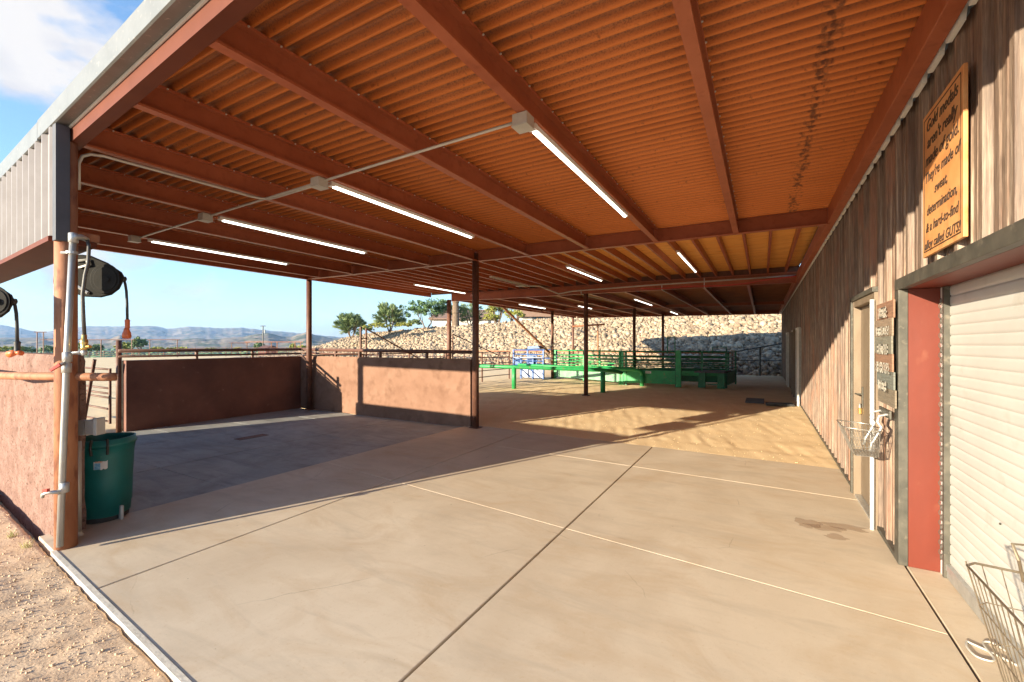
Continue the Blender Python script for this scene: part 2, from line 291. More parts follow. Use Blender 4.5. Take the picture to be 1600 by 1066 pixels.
# ribbed corrugated steel gone to rust
def rust_mat():
    m, nt, b = newmat('rusted_corrugated'); L = nt.links.new
    tc = N(nt, 'ShaderNodeTexCoord')
    n1 = N(nt, 'ShaderNodeTexNoise'); n1.inputs['Scale'].default_value = 0.9; n1.inputs['Detail'].default_value = 6
    mp = N(nt, 'ShaderNodeMapping'); mp.inputs['Scale'].default_value = (1, 1.6, 1)
    L(tc.outputs['Object'], mp.inputs[0]); L(mp.outputs[0], n1.inputs['Vector'])
    n2 = N(nt, 'ShaderNodeTexNoise'); n2.inputs['Scale'].default_value = 90; n2.inputs['Detail'].default_value = 3; L(mp.outputs[0], n2.inputs['Vector'])
    r1 = N(nt, 'ShaderNodeValToRGB'); e = r1.color_ramp.elements
    mps = N(nt, 'ShaderNodeMapping'); mps.inputs['Scale'].default_value = (0.35, 9.5, 1); L(tc.outputs['Object'], mps.inputs[0])
    ns = N(nt, 'ShaderNodeTexNoise'); ns.inputs['Scale'].default_value = 1.6; ns.inputs['Detail'].default_value = 7; ns.inputs['Roughness'].default_value = 0.7; L(mps.outputs[0], ns.inputs['Vector'])
    mxs = N(nt, 'ShaderNodeMath', operation='MULTIPLY_ADD'); mxs.inputs[1].default_value = 0.9; mxs.inputs[2].default_value = -0.45; L(ns.outputs['Fac'], mxs.inputs[0])
    ads = N(nt, 'ShaderNodeMath', operation='ADD'); L(n1.outputs['Fac'], ads.inputs[0]); L(mxs.outputs[0], ads.inputs[1])
    e[0].position = 0.28; e[0].color = (0.26, 0.082, 0.025, 1); e[1].position = 0.72; e[1].color = (0.50, 0.195, 0.07, 1)
    L(ads.outputs[0], r1.inputs[0])
    mr = N(nt, 'ShaderNodeMapRange'); mr.inputs[1].default_value = 0.48; mr.inputs[2].default_value = 0.64; mr.inputs[4].default_value = 0.78
    L(n2.outputs['Fac'], mr.inputs[0])
    mx = N(nt, 'ShaderNodeMixRGB'); mx.inputs[2].default_value = (0.17, 0.07, 0.04, 1)
    L(mr.outputs[0], mx.inputs[0]); L(r1.outputs[0], mx.inputs[1])
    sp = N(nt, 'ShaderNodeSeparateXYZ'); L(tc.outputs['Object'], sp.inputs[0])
    # the down-standing ribs are tinted bright orange by height
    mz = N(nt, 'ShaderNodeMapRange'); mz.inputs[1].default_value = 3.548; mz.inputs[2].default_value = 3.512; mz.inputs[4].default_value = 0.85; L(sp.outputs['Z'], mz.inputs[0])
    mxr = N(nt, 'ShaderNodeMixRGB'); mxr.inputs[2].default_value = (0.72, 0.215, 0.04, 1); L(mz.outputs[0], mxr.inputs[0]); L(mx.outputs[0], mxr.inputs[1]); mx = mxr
    # dark leak stains along the sheet lap near x = 0.3
    n3 = N(nt, 'ShaderNodeTexNoise'); n3.inputs['Scale'].default_value = 26; n3.inputs['Detail'].default_value = 7; L(tc.outputs['Object'], n3.inputs['Vector'])
    sub = N(nt, 'ShaderNodeMath', operation='SUBTRACT'); sub.inputs[1].default_value = STAINX
    L(sp.outputs['X'], sub.inputs[0]); ab = N(nt, 'ShaderNodeMath', operation='ABSOLUTE'); L(sub.outputs[0], ab.inputs[0])
    m3 = N(nt, 'ShaderNodeMapRange'); m3.inputs[1].default_value = 0.0; m3.inputs[2].default_value = 0.10; m3.inputs[3].default_value = 0.24; m3.inputs[4].default_value = 0.0
    L(ab.outputs[0], m3.inputs[0]); a3 = N(nt, 'ShaderNodeMath', operation='ADD'); L(m3.outputs[0], a3.inputs[0]); L(n3.outputs['Fac'], a3.inputs[1])
    m4 = N(nt, 'ShaderNodeMapRange'); m4.inputs[1].default_value = 0.64; m4.inputs[2].default_value = 0.80; m4.inputs[4].default_value = 0.7
    L(a3.outputs[0], m4.inputs[0])
    mx2 = N(nt, 'ShaderNodeMixRGB'); mx2.inputs[2].default_value = (0.05, 0.025, 0.018, 1)
    L(m4.outputs[0], mx2.inputs[0]); L(mx.outputs[0], mx2.inputs[1]); L(mx2.outputs[0], b.inputs['Base Color'])
    b.inputs['Roughness'].default_value = 0.5; b.inputs['Metallic'].default_value = 0.35
    bp = N(nt, 'ShaderNodeBump'); bp.inputs['Strength'].default_value = 0.4; bp.inputs['Distance'].default_value = 0.003
    L(n2.outputs['Fac'], bp.inputs['Height']); L(bp.outputs[0], b.inputs['Normal'])
    return m
CANX = -4.95; STAINX = 0.36 - CANX
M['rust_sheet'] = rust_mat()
# weathered wood-grain printed siding: every pan of the panel has its own tone
def siding_mat():
    m, nt, b = newmat('weathered_siding'); L = nt.links.new
    tc = N(nt, 'ShaderNodeTexCoord'); sp = N(nt, 'ShaderNodeSeparateXYZ'); L(tc.outputs['Object'], sp.inputs[0])
    def streak(sy, sz, sc, lo, hi):
        mp = N(nt, 'ShaderNodeMapping'); mp.inputs['Scale'].default_value = (2, sy, sz); L(tc.outputs['Object'], mp.inputs[0])
        n = N(nt, 'ShaderNodeTexNoise'); n.inputs['Scale'].default_value = sc; n.inputs['Detail'].default_value = 6; n.inputs['Roughness'].default_value = 0.6
        L(mp.outputs[0], n.inputs['Vector']); mr = N(nt, 'ShaderNodeMapRange'); mr.inputs[1].default_value = lo; mr.inputs[2].default_value = hi
        L(n.outputs['Fac'], mr.inputs[0]); return mr.outputs[0]
    s1 = streak(1, 0.045, 26, 0.36, 0.64); s2 = streak(1, 0.10, 70, 0.42, 0.6); s3 = streak(1, 0.35, 3.0, 0.5, 0.66); s4 = streak(1, .2, 9, .58, .70)
    dv = N(nt, 'ShaderNodeMath', operation='DIVIDE'); dv.inputs[1].default_value = 0.1525; L(sp.outputs['Y'], dv.inputs[0])
    fl = N(nt, 'ShaderNodeMath', operation='FLOOR'); L(dv.outputs[0], fl.inputs[0])
    wn = N(nt, 'ShaderNodeTexWhiteNoise', noise_dimensions='1D'); L(fl.outputs[0], wn.inputs['W'])
    r = N(nt, 'ShaderNodeValToRGB'); e = r.color_ramp.elements
    e[0].color = (0.145, 0.09, 0.063, 1); e[1].color = (0.265, 0.19, 0.14, 1); e[1].position = 0.75
    x = e.new(1.0); x.color = (0.36, 0.275, 0.21, 1)
    L(s1, r.inputs[0])
    a = N(nt, 'ShaderNodeMixRGB', blend_type='MULTIPLY'); a.inputs[0].default_value = 0.55; L(r.outputs[0], a.inputs[1])
    g = N(nt, 'ShaderNodeValToRGB'); g.color_ramp.elements[0].color = (0.45, 0.42, 0.4, 1); g.color_ramp.elements[1].color = (1.1, 1.1, 1.1, 1); L(s2, g.inputs[0]); L(g.outputs[0], a.inputs[2])
    c = N(nt, 'ShaderNodeMixRGB'); c.inputs[2].default_value = (0.30, 0.125, 0.065, 1); L(a.outputs[0], c.inputs[1])
    mm = N(nt, 'ShaderNodeMath', operation='MULTIPLY'); mm.inputs[1].default_value = 0.55; L(s3, mm.inputs[0]); L(mm.outputs[0], c.inputs[0])
    c4 = N(nt, 'ShaderNodeMixRGB'); c4.inputs[2].default_value = (0.05, 0.03, 0.022, 1); m5 = N(nt, 'ShaderNodeMath', operation='MULTIPLY'); m5.inputs[1].default_value = 0.6; L(s4, m5.inputs[0]); L(m5.outputs[0], c4.inputs[0]); L(c.outputs[0], c4.inputs[1])
    hs = N(nt, 'ShaderNodeHueSaturation'); mr = N(nt, 'ShaderNodeMapRange'); mr.inputs[3].default_value = 0.86; mr.inputs[4].default_value = 1.14
    L(wn.outputs[0], mr.inputs[0]); L(mr.outputs[0], hs.inputs['Value']); L(c4.outputs[0], hs.inputs['Color']); L(hs.outputs[0], b.inputs['Base Color'])
    b.inputs['Roughness'].default_value = 0.6
    bp = N(nt, 'ShaderNodeBump'); bp.inputs['Strength'].default_value = 0.25; bp.inputs['Distance'].default_value = 0.003
    L(s2, bp.inputs['Height']); L(bp.outputs[0], b.inputs['Normal'])
    return m
M['siding'] = siding_mat()
M['worn'] = pm('worn_white', (0.30, 0.28, 0.24), (0.42, 0.39, 0.34), 30, 0.8, c3=(0.2, 0.17, 0.13), s3=70, f3=(0.48, 0.6))

# ---------------------------------------------------------------- terrain
def vnoise(x, y, seed=0):
    x = np.asarray(x, float); y = np.asarray(y, float)
    xi = np.floor(x).astype(np.int64); yi = np.floor(y).astype(np.int64); xf = x - xi; yf = y - yi
    def h(a, b):
        n = (a * 374761393 + b * 668265263 + seed * 974711) & 0x7fffffff
        n = ((n ^ (n >> 13)) * 1274126177) & 0x7fffffff
        return ((n ^ (n >> 16)) & 0xffff) / 65535.0
    u = xf * xf * (3 - 2 * xf); v = yf * yf * (3 - 2 * yf)
    return (h(xi, yi) * (1 - u) + h(xi + 1, yi) * u) * (1 - v) + (h(xi, yi + 1) * (1 - u) + h(xi + 1, yi + 1) * u) * v
def fbm(x, y, o=4, seed=0):
    s = 0; a = 0.5
    for i in range(o): s = s + a * vnoise(x * 2 ** i, y * 2 ** i, seed + i); a *= 0.5
    return s
def sstep(a, b, x):
    t = np.clip((x - a) / (b - a), 0, 1); return t * t * (3 - 2 * t)
F_roof = lambda x: 1.05 - 0.065 * x          # front line of the roof
F_slab = lambda x: 0.92 - 0.069 * x          # front edge of the concrete
BACK = lambda x: 7.27 - 0.042 * x            # back edge of the concrete
def ground_z(x, y):
    r = np.hypot(x, y)
    rough = 1 - sstep(28, 60, r)
    lump = (fbm(x * 1.3, y * 1.3, 3, 3) - 0.45) * 0.022 + (fbm(x * 6, y * 6, 3, 9) - 0.45) * 0.016
    tracks = (vnoise(x * 9 + y * 2.5, y * 1.2, 21) - 0.5) * 0.012
    z = (lump + tracks) * rough
    z = z + np.where(y < 1.6, -0.024, -0.012)
    z = z + 0.22 * sstep(-5.6, -9.5, x) * (1 - sstep(1.0, 1.9, y)) * 0.6
    # hard floors keep the soil below them
    hard = (x > -11.0) & (x < 3) & (y > F_slab(x) - 0.02) & (y < BACK(x) - 0.09)
    ed = np.minimum(np.minimum(y - (F_slab(x) - 0.02), BACK(x) - 0.09 - y), x + 11.0)
    z = np.where(hard, z - 0.14 * np.clip(ed / 0.06, 0, 1) - 0.02, z)
    near = (y > BACK(x) - 0.10) & (y < BACK(x) + 0.6) & (x > -5.2) & (x < 1)
    z = z + np.where((y > 7) & (r < 40), 0, 0)
    z = np.where(near, np.minimum(np.maximum(z, -0.02) * 0.5, np.where(y < BACK(x) + 0.01, -0.003, 0.006)), z)
    # beyond the arena the land falls to the valley
    ang = np.degrees(np.arctan2(x, y))
    fall = sstep(76, 170, r) * (-9.0) + sstep(170, 1500, r) * (-6)
    fall = np.where(ang > -25, fall * 0.6, fall)
    z = z + fall + sstep(200, 900, r) * (fbm(x * 0.004, y * 0.004, 4, 31) - 0.45) * 9
    return z
def polar(rs, angs, zf, name, m, smooth=True):
    Rg, A = np.meshgrid(rs, angs, indexing='ij'); x = Rg * np.sin(A); y = Rg * np.cos(A); z = zf(x, y)
    v = np.stack([x, y, z], -1).reshape(-1, 3); nr, na = Rg.shape
    i = np.arange(nr - 1)[:, None] * na + np.arange(na - 1)[None, :]
    f = np.stack([i, i + na, i + na + 1, i + 1], -1).reshape(-1, 4)
    return npobj(name, v, f[:, ::-1], m, smooth)
an = np.concatenate([np.radians(np.arange(-200, -92, 6.0)), np.radians(np.arange(-92, 26, 0.22)), np.radians(np.arange(26, 161, 6.0))])
rs = np.concatenate([[0.05, 0.4], np.exp(np.linspace(math.log(0.8), math.log(90), 390)), np.exp(np.linspace(math.log(93), math.log(9000), 110))])
g = polar(rs, an, ground_z, 'ground', M['sand']); tag(g, kind='structure')
g.data.materials.append(M['dirt']); g.data.materials.append(M['valley'])
nf = len(g.data.polygons); cen = np.empty(nf * 3); g.data.polygons.foreach_get('center', cen); cen = cen.reshape(-1, 3)
mi = np.zeros(nf, dtype=np.int32); mi[(cen[:, 1] < 1.5)] = 1; mi[np.hypot(cen[:, 0], cen[:, 1]) > 85] = 2
g.data.polygons.foreach_set('material_index', mi)

# hills and mountains, from the skyline of the photograph, each a landform with depth
def landform(name, skyline, d0, d1, dpk, seed, rug, umin, umax, base=-16):
    us = np.array([p[0] for p in skyline], float); vs = np.array([p[1] for p in skyline], float)
    U = np.linspace(umin, umax, 420); D = np.linspace(d0, d1, 60)
    Dg, Ug = np.meshgrid(D, U, indexing='ij'); a = (Ug - CX) / F * Dg
    x = -ST * Dg + CT * a; y = CT * Dg + ST * a
    pk = H + (CY - np.interp(Ug, us, vs)) / F * dpk
    t = np.where(Dg < dpk, (Dg - d0) / (dpk - d0), 1 - 0.6 * (Dg - dpk) / (d1 - dpk)); t = np.clip(t, 0, 1)
    sc = 1.0 / (dpk * 0.05)
    n = fbm(x * sc, y * sc, 5, seed); rd = 1 - np.abs(2 * n - 0.97)
    edge = np.minimum(sstep(umin, umin + 25, Ug), 1 - sstep(umax - 25, umax, Ug))
    z = base + (pk - base) * (t ** 0.9) * edge + (rd - 0.8) * rug * np.sin(np.pi * np.clip(t, 0, 1)) + (vnoise(Ug * 0.22, Ug * 0, seed + 4) - 0.5) * rug * 0.12 * t
    v = np.stack([x, y, z], -1).reshape(-1, 3); nr, na = Dg.shape
    i = np.arange(nr - 1)[:, None] * na + np.arange(na - 1)[None, :]
    f = np.stack([i, i + na, i + na + 1, i + 1], -1).reshape(-1, 4)
    return tag(npobj(name, v, f, M['hill'], True), kind='structure')
landform('mountains', [(-300, 512), (-120, 505), (-40, 512), (0, 507), (30, 513), (60, 519), (100, 516), (130, 510), (190, 510), (230, 509), (245, 510), (262, 514), (300, 510), (340, 513), (380, 512), (410, 516), (440, 518), (470, 521), (490, 523), (520, 526), (560, 529), (700, 532)], 3400, 6500, 5200, 3, 70, -330, 740)
landform('foothills', [(-300, 530), (0, 528), (60, 527), (120, 531), (170, 531), (187, 523), (205, 531), (260, 533), (300, 529), (340, 530), (380, 526), (402, 522), (420, 520), (440, 526), (455, 526), (478, 519), (495, 524), (520, 529), (560, 527), (600, 533), (700, 536)], 1300, 2600, 2000, 12, 26, -330, 740)

# ---------------------------------------------------------------- concrete floors
def quad_slab(mb, pts, z0, z1, g=0.0075):
    c = Vector((sum(p[0] for p in pts) / 4, sum(p[1] for p in pts) / 4, 0)); q = []
    n = len(pts)
    for i in range(n):          # inset towards the inside by g on both neighbouring edges
        p = Vector((*pts[i], 0)); a = (Vector((*pts[i - 1], 0)) - p).normalized(); b = (Vector((*pts[(i + 1) % n], 0)) - p).normalized()
        c_ = c - p; q.append(p + Vector((math.copysign(g * 1.0, c_.x), math.copysign(g * 0.36, c_.y), 0)))
    q2 = []
    for i in range(n):
        p = q[i]; a = (q[i - 1] - p).normalized(); b = (q[(i + 1) % n] - p).normalized(); q2.append(p + (a + b) * 0.004)
    bot = [(p.x, p.y, z0) for p in q]; mid = [(p.x, p.y, z1 - 0.004) for p in q]; top = [(p.x, p.y, z1) for p in q2]
    mb.add(bot + mid + top, [tuple(range(8, 12))] + [(i, (i + 1) % 4, 4 + (i + 1) % 4, 4 + i) for i in range(4)] + [(4 + i, 4 + (i + 1) % 4, 8 + (i + 1) % 4, 8 + i) for i in range(4)])
J1 = lambda x: 3.51 - 0.1115 * x
J2 = lambda x: 5.93 - 0.054 * x
XE = lambda y: -5.41 + 0.0285 * (y - 1.94)
slab = MB(); XS = [-3.91, -1.54, 0.93]
quad_slab(slab, [(-5.42, F_slab(-5.42)), (-3.91, F_slab(-3.91)), (-3.91, J1(-3.91)), (XE(4.1), J1(XE(4.1)))], -0.12, 0)
quad_slab(slab, [(XE(4.1), J1(XE(4.1))), (-3.91, J1(-3.91)), (-3.91, BACK(-3.91)), (XE(7.5), BACK(-5.26))], -0.12, 0)
for a, b in zip(XS[:-1], XS[1:]):
    rows = [F_slab, J1, J2, BACK]
    for p, q in zip(rows[:-1], rows[1:]):
        quad_slab(slab, [(a, p(a)), (b, p(b)), (b, q(b)), (a, q(a))], -0.12, 0)
quad_slab(slab, [(0.93, F_slab(0.93)), (1.45, F_slab(1.45)), (1.45, 4.32), (0.93, 4.32)], -0.12, -0.002)
tag(obj('concrete_slab', slab, M['concrete']), kind='structure')
jb = MB(); jb.add([(-5.35, 1.5, -0.02), (1.4, 1.0, -0.02), (1.4, 7.1, -0.02), (-5.2, 7.4, -0.02)], [(0, 1, 2, 3)])
tag(obj('joint_bed', jb, M['joint']), kind='structure')
pf = MB(); fx = [-10.62, -9.0, -7.08, -5.44]; fy = [1.66, 2.85, 4.08, 5.3, 6.47, 7.34]
for i in range(3):
    for j in range(5):
        a, b = fx[i], fx[i + 1]
        xa = (lambda y: XE(y) - 0.02) if i == 2 else (lambda y, b=b: b)
        quad_slab(pf, [(a, fy[j]), (xa(fy[j]), fy[j]), (xa(fy[j + 1]), fy[j + 1]), (a, fy[j + 1])], -0.12, -0.018, 0.010)
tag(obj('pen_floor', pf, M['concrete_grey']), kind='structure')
jb = MB(); jb.add([(-10.9, 1.5, -0.05), (-5.35, 1.5, -0.05), (-5.2, 7.4, -0.05), (-10.9, 7.4, -0.05)], [(0, 1, 2, 3)])
tag(obj('pen_floor_bed', jb, M['joint']), kind='structure')
ce = MB(); ce.add([(-4.93, F_slab(-4.93) - 0.012, -0.12), (1.4, F_slab(1.4) - 0.012, -0.12), (1.4, F_slab(1.4) + 0.018, 0.004), (1.4, F_slab(1.4) - 0.012, 0.003), (-4.93, F_slab(-4.93) - 0.012, 0.003), (-4.93, F_slab(-4.93) + 0.018, 0.004)], [(0, 1, 3, 4), (4, 3, 2, 5)])
tag(obj('slab_edge', ce, M['edge_white']), kind='structure')

# ---------------------------------------------------------------- the barn on the right
WX = 0.93; BT = 3.36
barn = thing('barn', (1.0, 4.3, 0), 'long brown barn wall of ribbed weathered siding with doors on the right', 'barn')
OPEN_Y = 4.31; OPEN_Z = 2.06
def rib_wall(mb, y0, y1, z0, z1, x=WX, p=0.305, ph=0.145, rib=0.032):
    """box-ribbed sheet facing -x: pans at x, ribs standing proud; given real thickness"""
    prof = []; y = math.floor((y0 - ph) / p) * p + ph
    while y < y1 + p:
        prof += [(y, x - rib), (y + 0.045, x - rib), (y + 0.062, x), (y + 0.130, x), (y + 0.138, x - 0.007), (y + 0.152, x - 0.007), (y + 0.160, x), (y + 0.205, x), (y + 0.213, x - 0.007), (y + 0.227, x - 0.007), (y + 0.235, x), (y + p - 0.017, x)]; y += p
    pr = []
    for i, (a, b) in enumerate(prof):
        if a < y0 or a > y1: continue
        pr.append((a, b))
    # interpolate ends
    def ev(t):
        for (a, b), (c, d) in zip(prof[:-1], prof[1:]):
            if a <= t <= c: return b + (d - b) * (t - a) / max(c - a, 1e-9)
        return x
    pr = [(y0, ev(y0))] + pr + [(y1, ev(y1))]
    n = len(pr); vs = [(b, a, z0) for a, b in pr] + [(b, a, z1) for a, b in pr]
    fs = [(i, i + 1, n + i + 1, n + i) for i in range(n - 1)]
    mb.add(vs, fs)
sd = MB(); DY0, DY1, DZ = 5.03, 6.12, 2.12
rib_wall(sd, DY1, 14.05, 0.03, BT); rib_wall(sd, DY0, DY1, DZ, BT); rib_wall(sd, OPEN_Y + 0.04, DY0, 0.03, BT)
rib_wall(sd, 0.6, OPEN_Y + 0.04, OPEN_Z + 0.05, BT)
rib_wall(sd, 14.05, 14.2, 2.1, BT); 
rib_wall(sd, 14.2, 15.2, 2.12, BT); rib_wall(sd, 15.2, 16.4, 0.03, BT); rib_wall(sd, 16.4, 17.4, 2.12, BT); rib_wall(sd, 17.4, 20.2, 0.03, BT)
rib_wall(sd, 20.2, 21.2, 2.12, BT); rib_wall(sd, 21.2, 27.8, 0.03, BT)
obj('siding', sd, M['siding'], barn)
core = MB()        # the structure behind the sheet
core.box(0.97, 1.10, 4.36, DY0, 0, BT); core.box(0.97, 1.10, DY1, 14.1, 0, BT); core.box(0.97, 1.10, DY0, DY1, DZ + 0.02, BT)
core.box(1.02, 1.10, 14.1, 27.8, 0, BT); core.box(0.97, 1.10, 0.6, 4.36, OPEN_Z + 0.08, BT)
core.box(1.10, 7.0, 27.6, 27.8, 0, 3.9); core.box(1.62, 1.75, 0.6, 27.6, 0, BT)
obj('wall_framing', core, M['trim_dark'], barn)
rf = MB(); rf.add([(1.0, 0.4, 3.62), (9, 0.4, 5.1), (9, 27.9, 5.1), (1.0, 27.9, 3.62), (1.0, 0.4, 3.70), (9, 0.4, 5.18), (9, 27.9, 5.18), (1.0, 27.9, 3.70)], [(3, 2, 1, 0), (4, 5, 6, 7), (0, 1, 5, 4), (1, 2, 6, 5), (2, 3, 7, 6), (3, 0, 4, 7)])
obj('roof', rf, M['alu'], barn)
# white closure strip whose scalloped bottom shows under the wall beam
cl = MB(); y = 0.9
while y < 27.5:
    cl.add([(0.868, y, 3.36), (0.868, y + 0.24, 3.36), (0.868, y + 0.215, 3.285), (0.868, y + 0.025, 3.285)] + [(0.893, y, 3.36), (0.893, y + 0.24, 3.36), (0.893, y + 0.215, 3.285), (0.893, y + 0.025, 3.285)], [(0, 1, 2, 3), (7, 6, 5, 4), (0, 4, 5, 1), (1, 5, 6, 2), (2, 6, 7, 3), (3, 7, 4, 0)]); y += 0.305
obj('closure_strip', cl, M['white'], barn)
bt = MB(); bt.box(0.89, 0.95, 4.42, DY0, 0.0, 0.035); bt.box(0.892, 0.95, DY1, 14.1, 0.0, 0.035)
obj('base_trim', bt, M['trim_dark'], barn)
# roll-up door bay
jm = MB(); jm.box(0.945, 1.135, OPEN_Y, OPEN_Y + 0.04, 0, OPEN_Z)
obj('door_jamb', jm, M['jamb_red'], barn, label='red painted side jamb of the roll-up door bay')
tr = MB(); tr.box(0.888, 0.943, OPEN_Y - 0.004, OPEN_Y + 0.115, 0, OPEN_Z + 0.0)
obj('corner_trim', tr, M['trim_dark'], barn, bevel=0.003)
ln = MB(); ln.box(0.888, 0.941, 0.5, OPEN_Y + 0.115, OPEN_Z + 0.002, OPEN_Z + 0.085)
obj('lintel_trim', ln, M['trim_dark'], barn, bevel=0.003)
sf = MB(); sf.box(0.943, 1.30, 0.5, OPEN_Y + 0.03, OPEN_Z + 0.003, OPEN_Z + 0.02)
obj('lintel_soffit', sf, M['jamb_red'], barn)
door = MB(); n = 0; z = 0.10; prof = []
while z < OPEN_Z + 0.3:
    prof += [(1.157, z), (1.157, z + 0.004), (1.1515, z + 0.009), (1.1505, z + 0.022), (1.150, z + 0.036), (1.1505, z + 0.055), (1.1515, z + 0.0655)]; z += 0.07
m_ = len(prof); door.add([(a, 0.5, b) for a, b in prof] + [(a, OPEN_Y - 0.03, b) for a, b in prof], [(i, i + 1, m_ + i + 1, m_ + i) for i in range(m_ - 1)])
dr = obj('roll_up_door', door, M['white_door'], barn, smooth=True)
bb = MB(); bb.box(1.135, 1.175, 0.5, OPEN_Y - 0.04, 0.0, 0.055); bb.box(1.128, 1.172, 0.5, OPEN_Y - 0.04, 0.057, 0.10)
obj('bottom_bar', bb, M['galv'], dr, bevel=0.003)
for k in range(8): obj('rivet', MB().lathe([(0.006, -0.004), (0.006, 0.002)], (1.1435, 3.45 - 0.28 * k, 0.66), 8, axis='x'), M['trim_dark'], dr)
gd = MB(); gd.box(1.122, 1.134, OPEN_Y - 0.05, OPEN_Y - 0.004, 0, OPEN_Z)
obj('door_guide', gd, M['white'], barn)
gd = MB(); gd.box(1.118, 1.18, OPEN_Y - 0.085, OPEN_Y - 0.052, 0, OPEN_Z)
obj('guide_channel', gd, M['trim_dark'], barn)
ch = thing('pull_chain', (1.115, OPEN_Y - 0.07, 0.12), 'thin steel pull chain hanging beside the white roll-up door', 'chain')
cm = MB(); z = 0.14; k = 0
while z < 1.98:
    c = Vector((1.105, OPEN_Y - 0.075, z)); pts = []
    for q in range(9):
        a = 2 * math.pi * q / 8; d = math.cos(a) * 0.011
        pts.append(c + (Vector((d, 0, 0)) if k % 2 else Vector((0, d, 0))) + Vector((0, 0, math.sin(a) * 0.02)))
    cm.tube(pts, 0.0028, 5, cap=False); z += 0.035; k += 1
obj('chain_links', cm, M['trim_dark'], ch)
# tan walk door
wd = thing('walk_door', (0.95, 5.57, 0), 'tan metal walk door with brass padlock set in the ribbed barn wall', 'door')
dm = MB(); dm.box(0.935, 0.965, DY0 + 0.07, DY1 - 0.07, 0.02, DZ - 0.07)
obj('door_leaf', dm, M['door_tan'], wd, bevel=0.003)
fr = MB(); fr.box(0.872, 0.99, DY0, DY0 + 0.066, 0, DZ); fr.box(0.872, 0.99, DY1 - 0.066, DY1, 0, DZ); fr.box(0.874, 0.988, DY0 + 0.067, DY1 - 0.067, DZ - 0.066, DZ)
obj('door_frame', fr, M['door_tan'], wd, bevel=0.003)
fr = MB(); fr.box(0.858, 0.90, DY1 + 0.002, DY1 + 0.07, 0, DZ + 0.03); fr.box(0.858, 0.90, DY0 - 0.0, DY1 + 0.07, DZ + 0.002, DZ + 0.05)
obj('outer_trim', fr, M['trim_dark'], wd, bevel=0.003)
th = MB(); th.box(0.88, 0.99, DY0 + 0.07, DY1 - 0.07, 0, 0.018); obj('threshold', th, M['galv'], wd)
hd = MB(); hd.box(0.925, 0.933, DY1 - 0.20, DY1 - 0.16, 0.98, 1.20); hd.tube([(0.93, DY1 - 0.18, 1.12), (0.885, DY1 - 0.18, 1.12), (0.885, DY1 - 0.08, 1.115)], 0.009, 8)
obj('handle', hd, M['trim_dark'], wd)
pl = MB(); pl.box(0.905, 0.93, DY1 - 0.145, DY1 - 0.085, 0.90, 0.965)
pk = obj('padlock', pl, M['brass'], wd, bevel=0.005)
ps = MB(); ps.tube([(0.917, DY1 - 0.135, 0.96), (0.917, DY1 - 0.133, 1.0), (0.917, DY1 - 0.115, 1.015), (0.917, DY1 - 0.097, 1.0), (0.917, DY1 - 0.095, 0.96)], 0.005, 6)
obj('shackle', ps, M['galv'], pk)
tag(obj('white_upright', MB().tube([(0.853, DY0 - 0.02, 0.0), (0.853, DY0 - 0.02, 2.05)], 0.017, 10), M['white'], loc=(0.853, DY0 - 0.02, 0), smooth=True), 'slim white upright on the wall right beside the tan walk door', 'pipe')  # slim white tube standing along the near edge of the door frame
# far doors
for i, (y0, y1, lab) in enumerate([(14.2, 15.2, 'nearer of the two dark recessed doors far down the barn wall'), (16.4, 17.4, 'farther dark recessed door with pale frame near the middle of the barn wall'), (20.2, 21.2, 'farthest narrow door at the shaded far end of the barn wall')]):
    d = thing('recessed_door', (0.98, (y0 + y1) / 2, 0), lab, 'door')
    obj('door_leaf', MB().box(0.985, 1.015, y0 + 0.06, y1 - 0.06, 0, 2.06), M['brown_steel'], d)
    obj('door_frame', MB().box(0.84, 1.01, y0, y0 + 0.058, 0, 2.12).box(0.84, 1.01, y1 - 0.058, y1, 0, 2.12).box(0.842, 1.008, y0 + 0.06, y1 - 0.06, 2.062, 2.12), M['conduit'] if i != 1 else M['door_tan'], d)
    obj('handle', MB().tube([(0.985, y1 - 0.12, 1.0), (0.95, y1 - 0.12, 1.0), (0.95, y1 - 0.24, 1.0)], 0.012, 6), M['galv'], d)
tag(obj('corner_post', MB().box(0.815, 0.86, 14.06, 14.14, 0, 2.1), M['white'], loc=(0.84, 14.1, 0)), 'pale upright trim post beside the nearer dark far door', 'post')

# signs
def text_mesh(s, size, shear=0.25, extrude=0.0015):
    c = bpy.data.curves.new('t', 'FONT'); c.body = s; c.size = size; c.shear = shear; c.extrude = extrude; c.align_x = 'CENTER'; c.resolution_u = 3
    c.offset = size * 0.004
    o = bpy.data.objects.new('t', c); link(o); dg = bpy.context.evaluated_depsgraph_get()
    me = bpy.data.meshes.new_from_object(o.evaluated_get(dg)); bpy.data.objects.remove(o)
    vs = [v.co.copy() for v in me.vertices]; fs = [tuple(p.vertices) for p in me.polygons]
    bpy.data.meshes.remove(me); return vs, fs
sg = thing('quote_sign', (0.85, 3.43, 2.2), 'orange wooden quote sign in brown lettering high on the barn wall', 'sign')
b0, b1, bz0, bz1 = 3.04, 3.68, 2.19, 3.06; bx = 0.877
obj('board', MB().box(bx, bx + 0.018, b0, b1, bz0, bz1), M['sign_wood'], sg, bevel=0.002)
e = 0.028; wv = 0.006
obj('border', MB().box(bx - 0.002, bx + 0.002, b0 + e, b1 - e, bz0 + e, bz0 + e + wv).box(bx - 0.002, bx + 0.002, b0 + e, b1 - e, bz1 - e - wv, bz1 - e).box(bx - 0.0015, bx + 0.002, b0 + e, b0 + e + wv, bz0 + e + wv, bz1 - e - wv).box(bx - 0.0015, bx + 0.002, b1 - e - wv, b1 - e, bz0 + e + wv, bz1 - e - wv), M['ink'], sg)
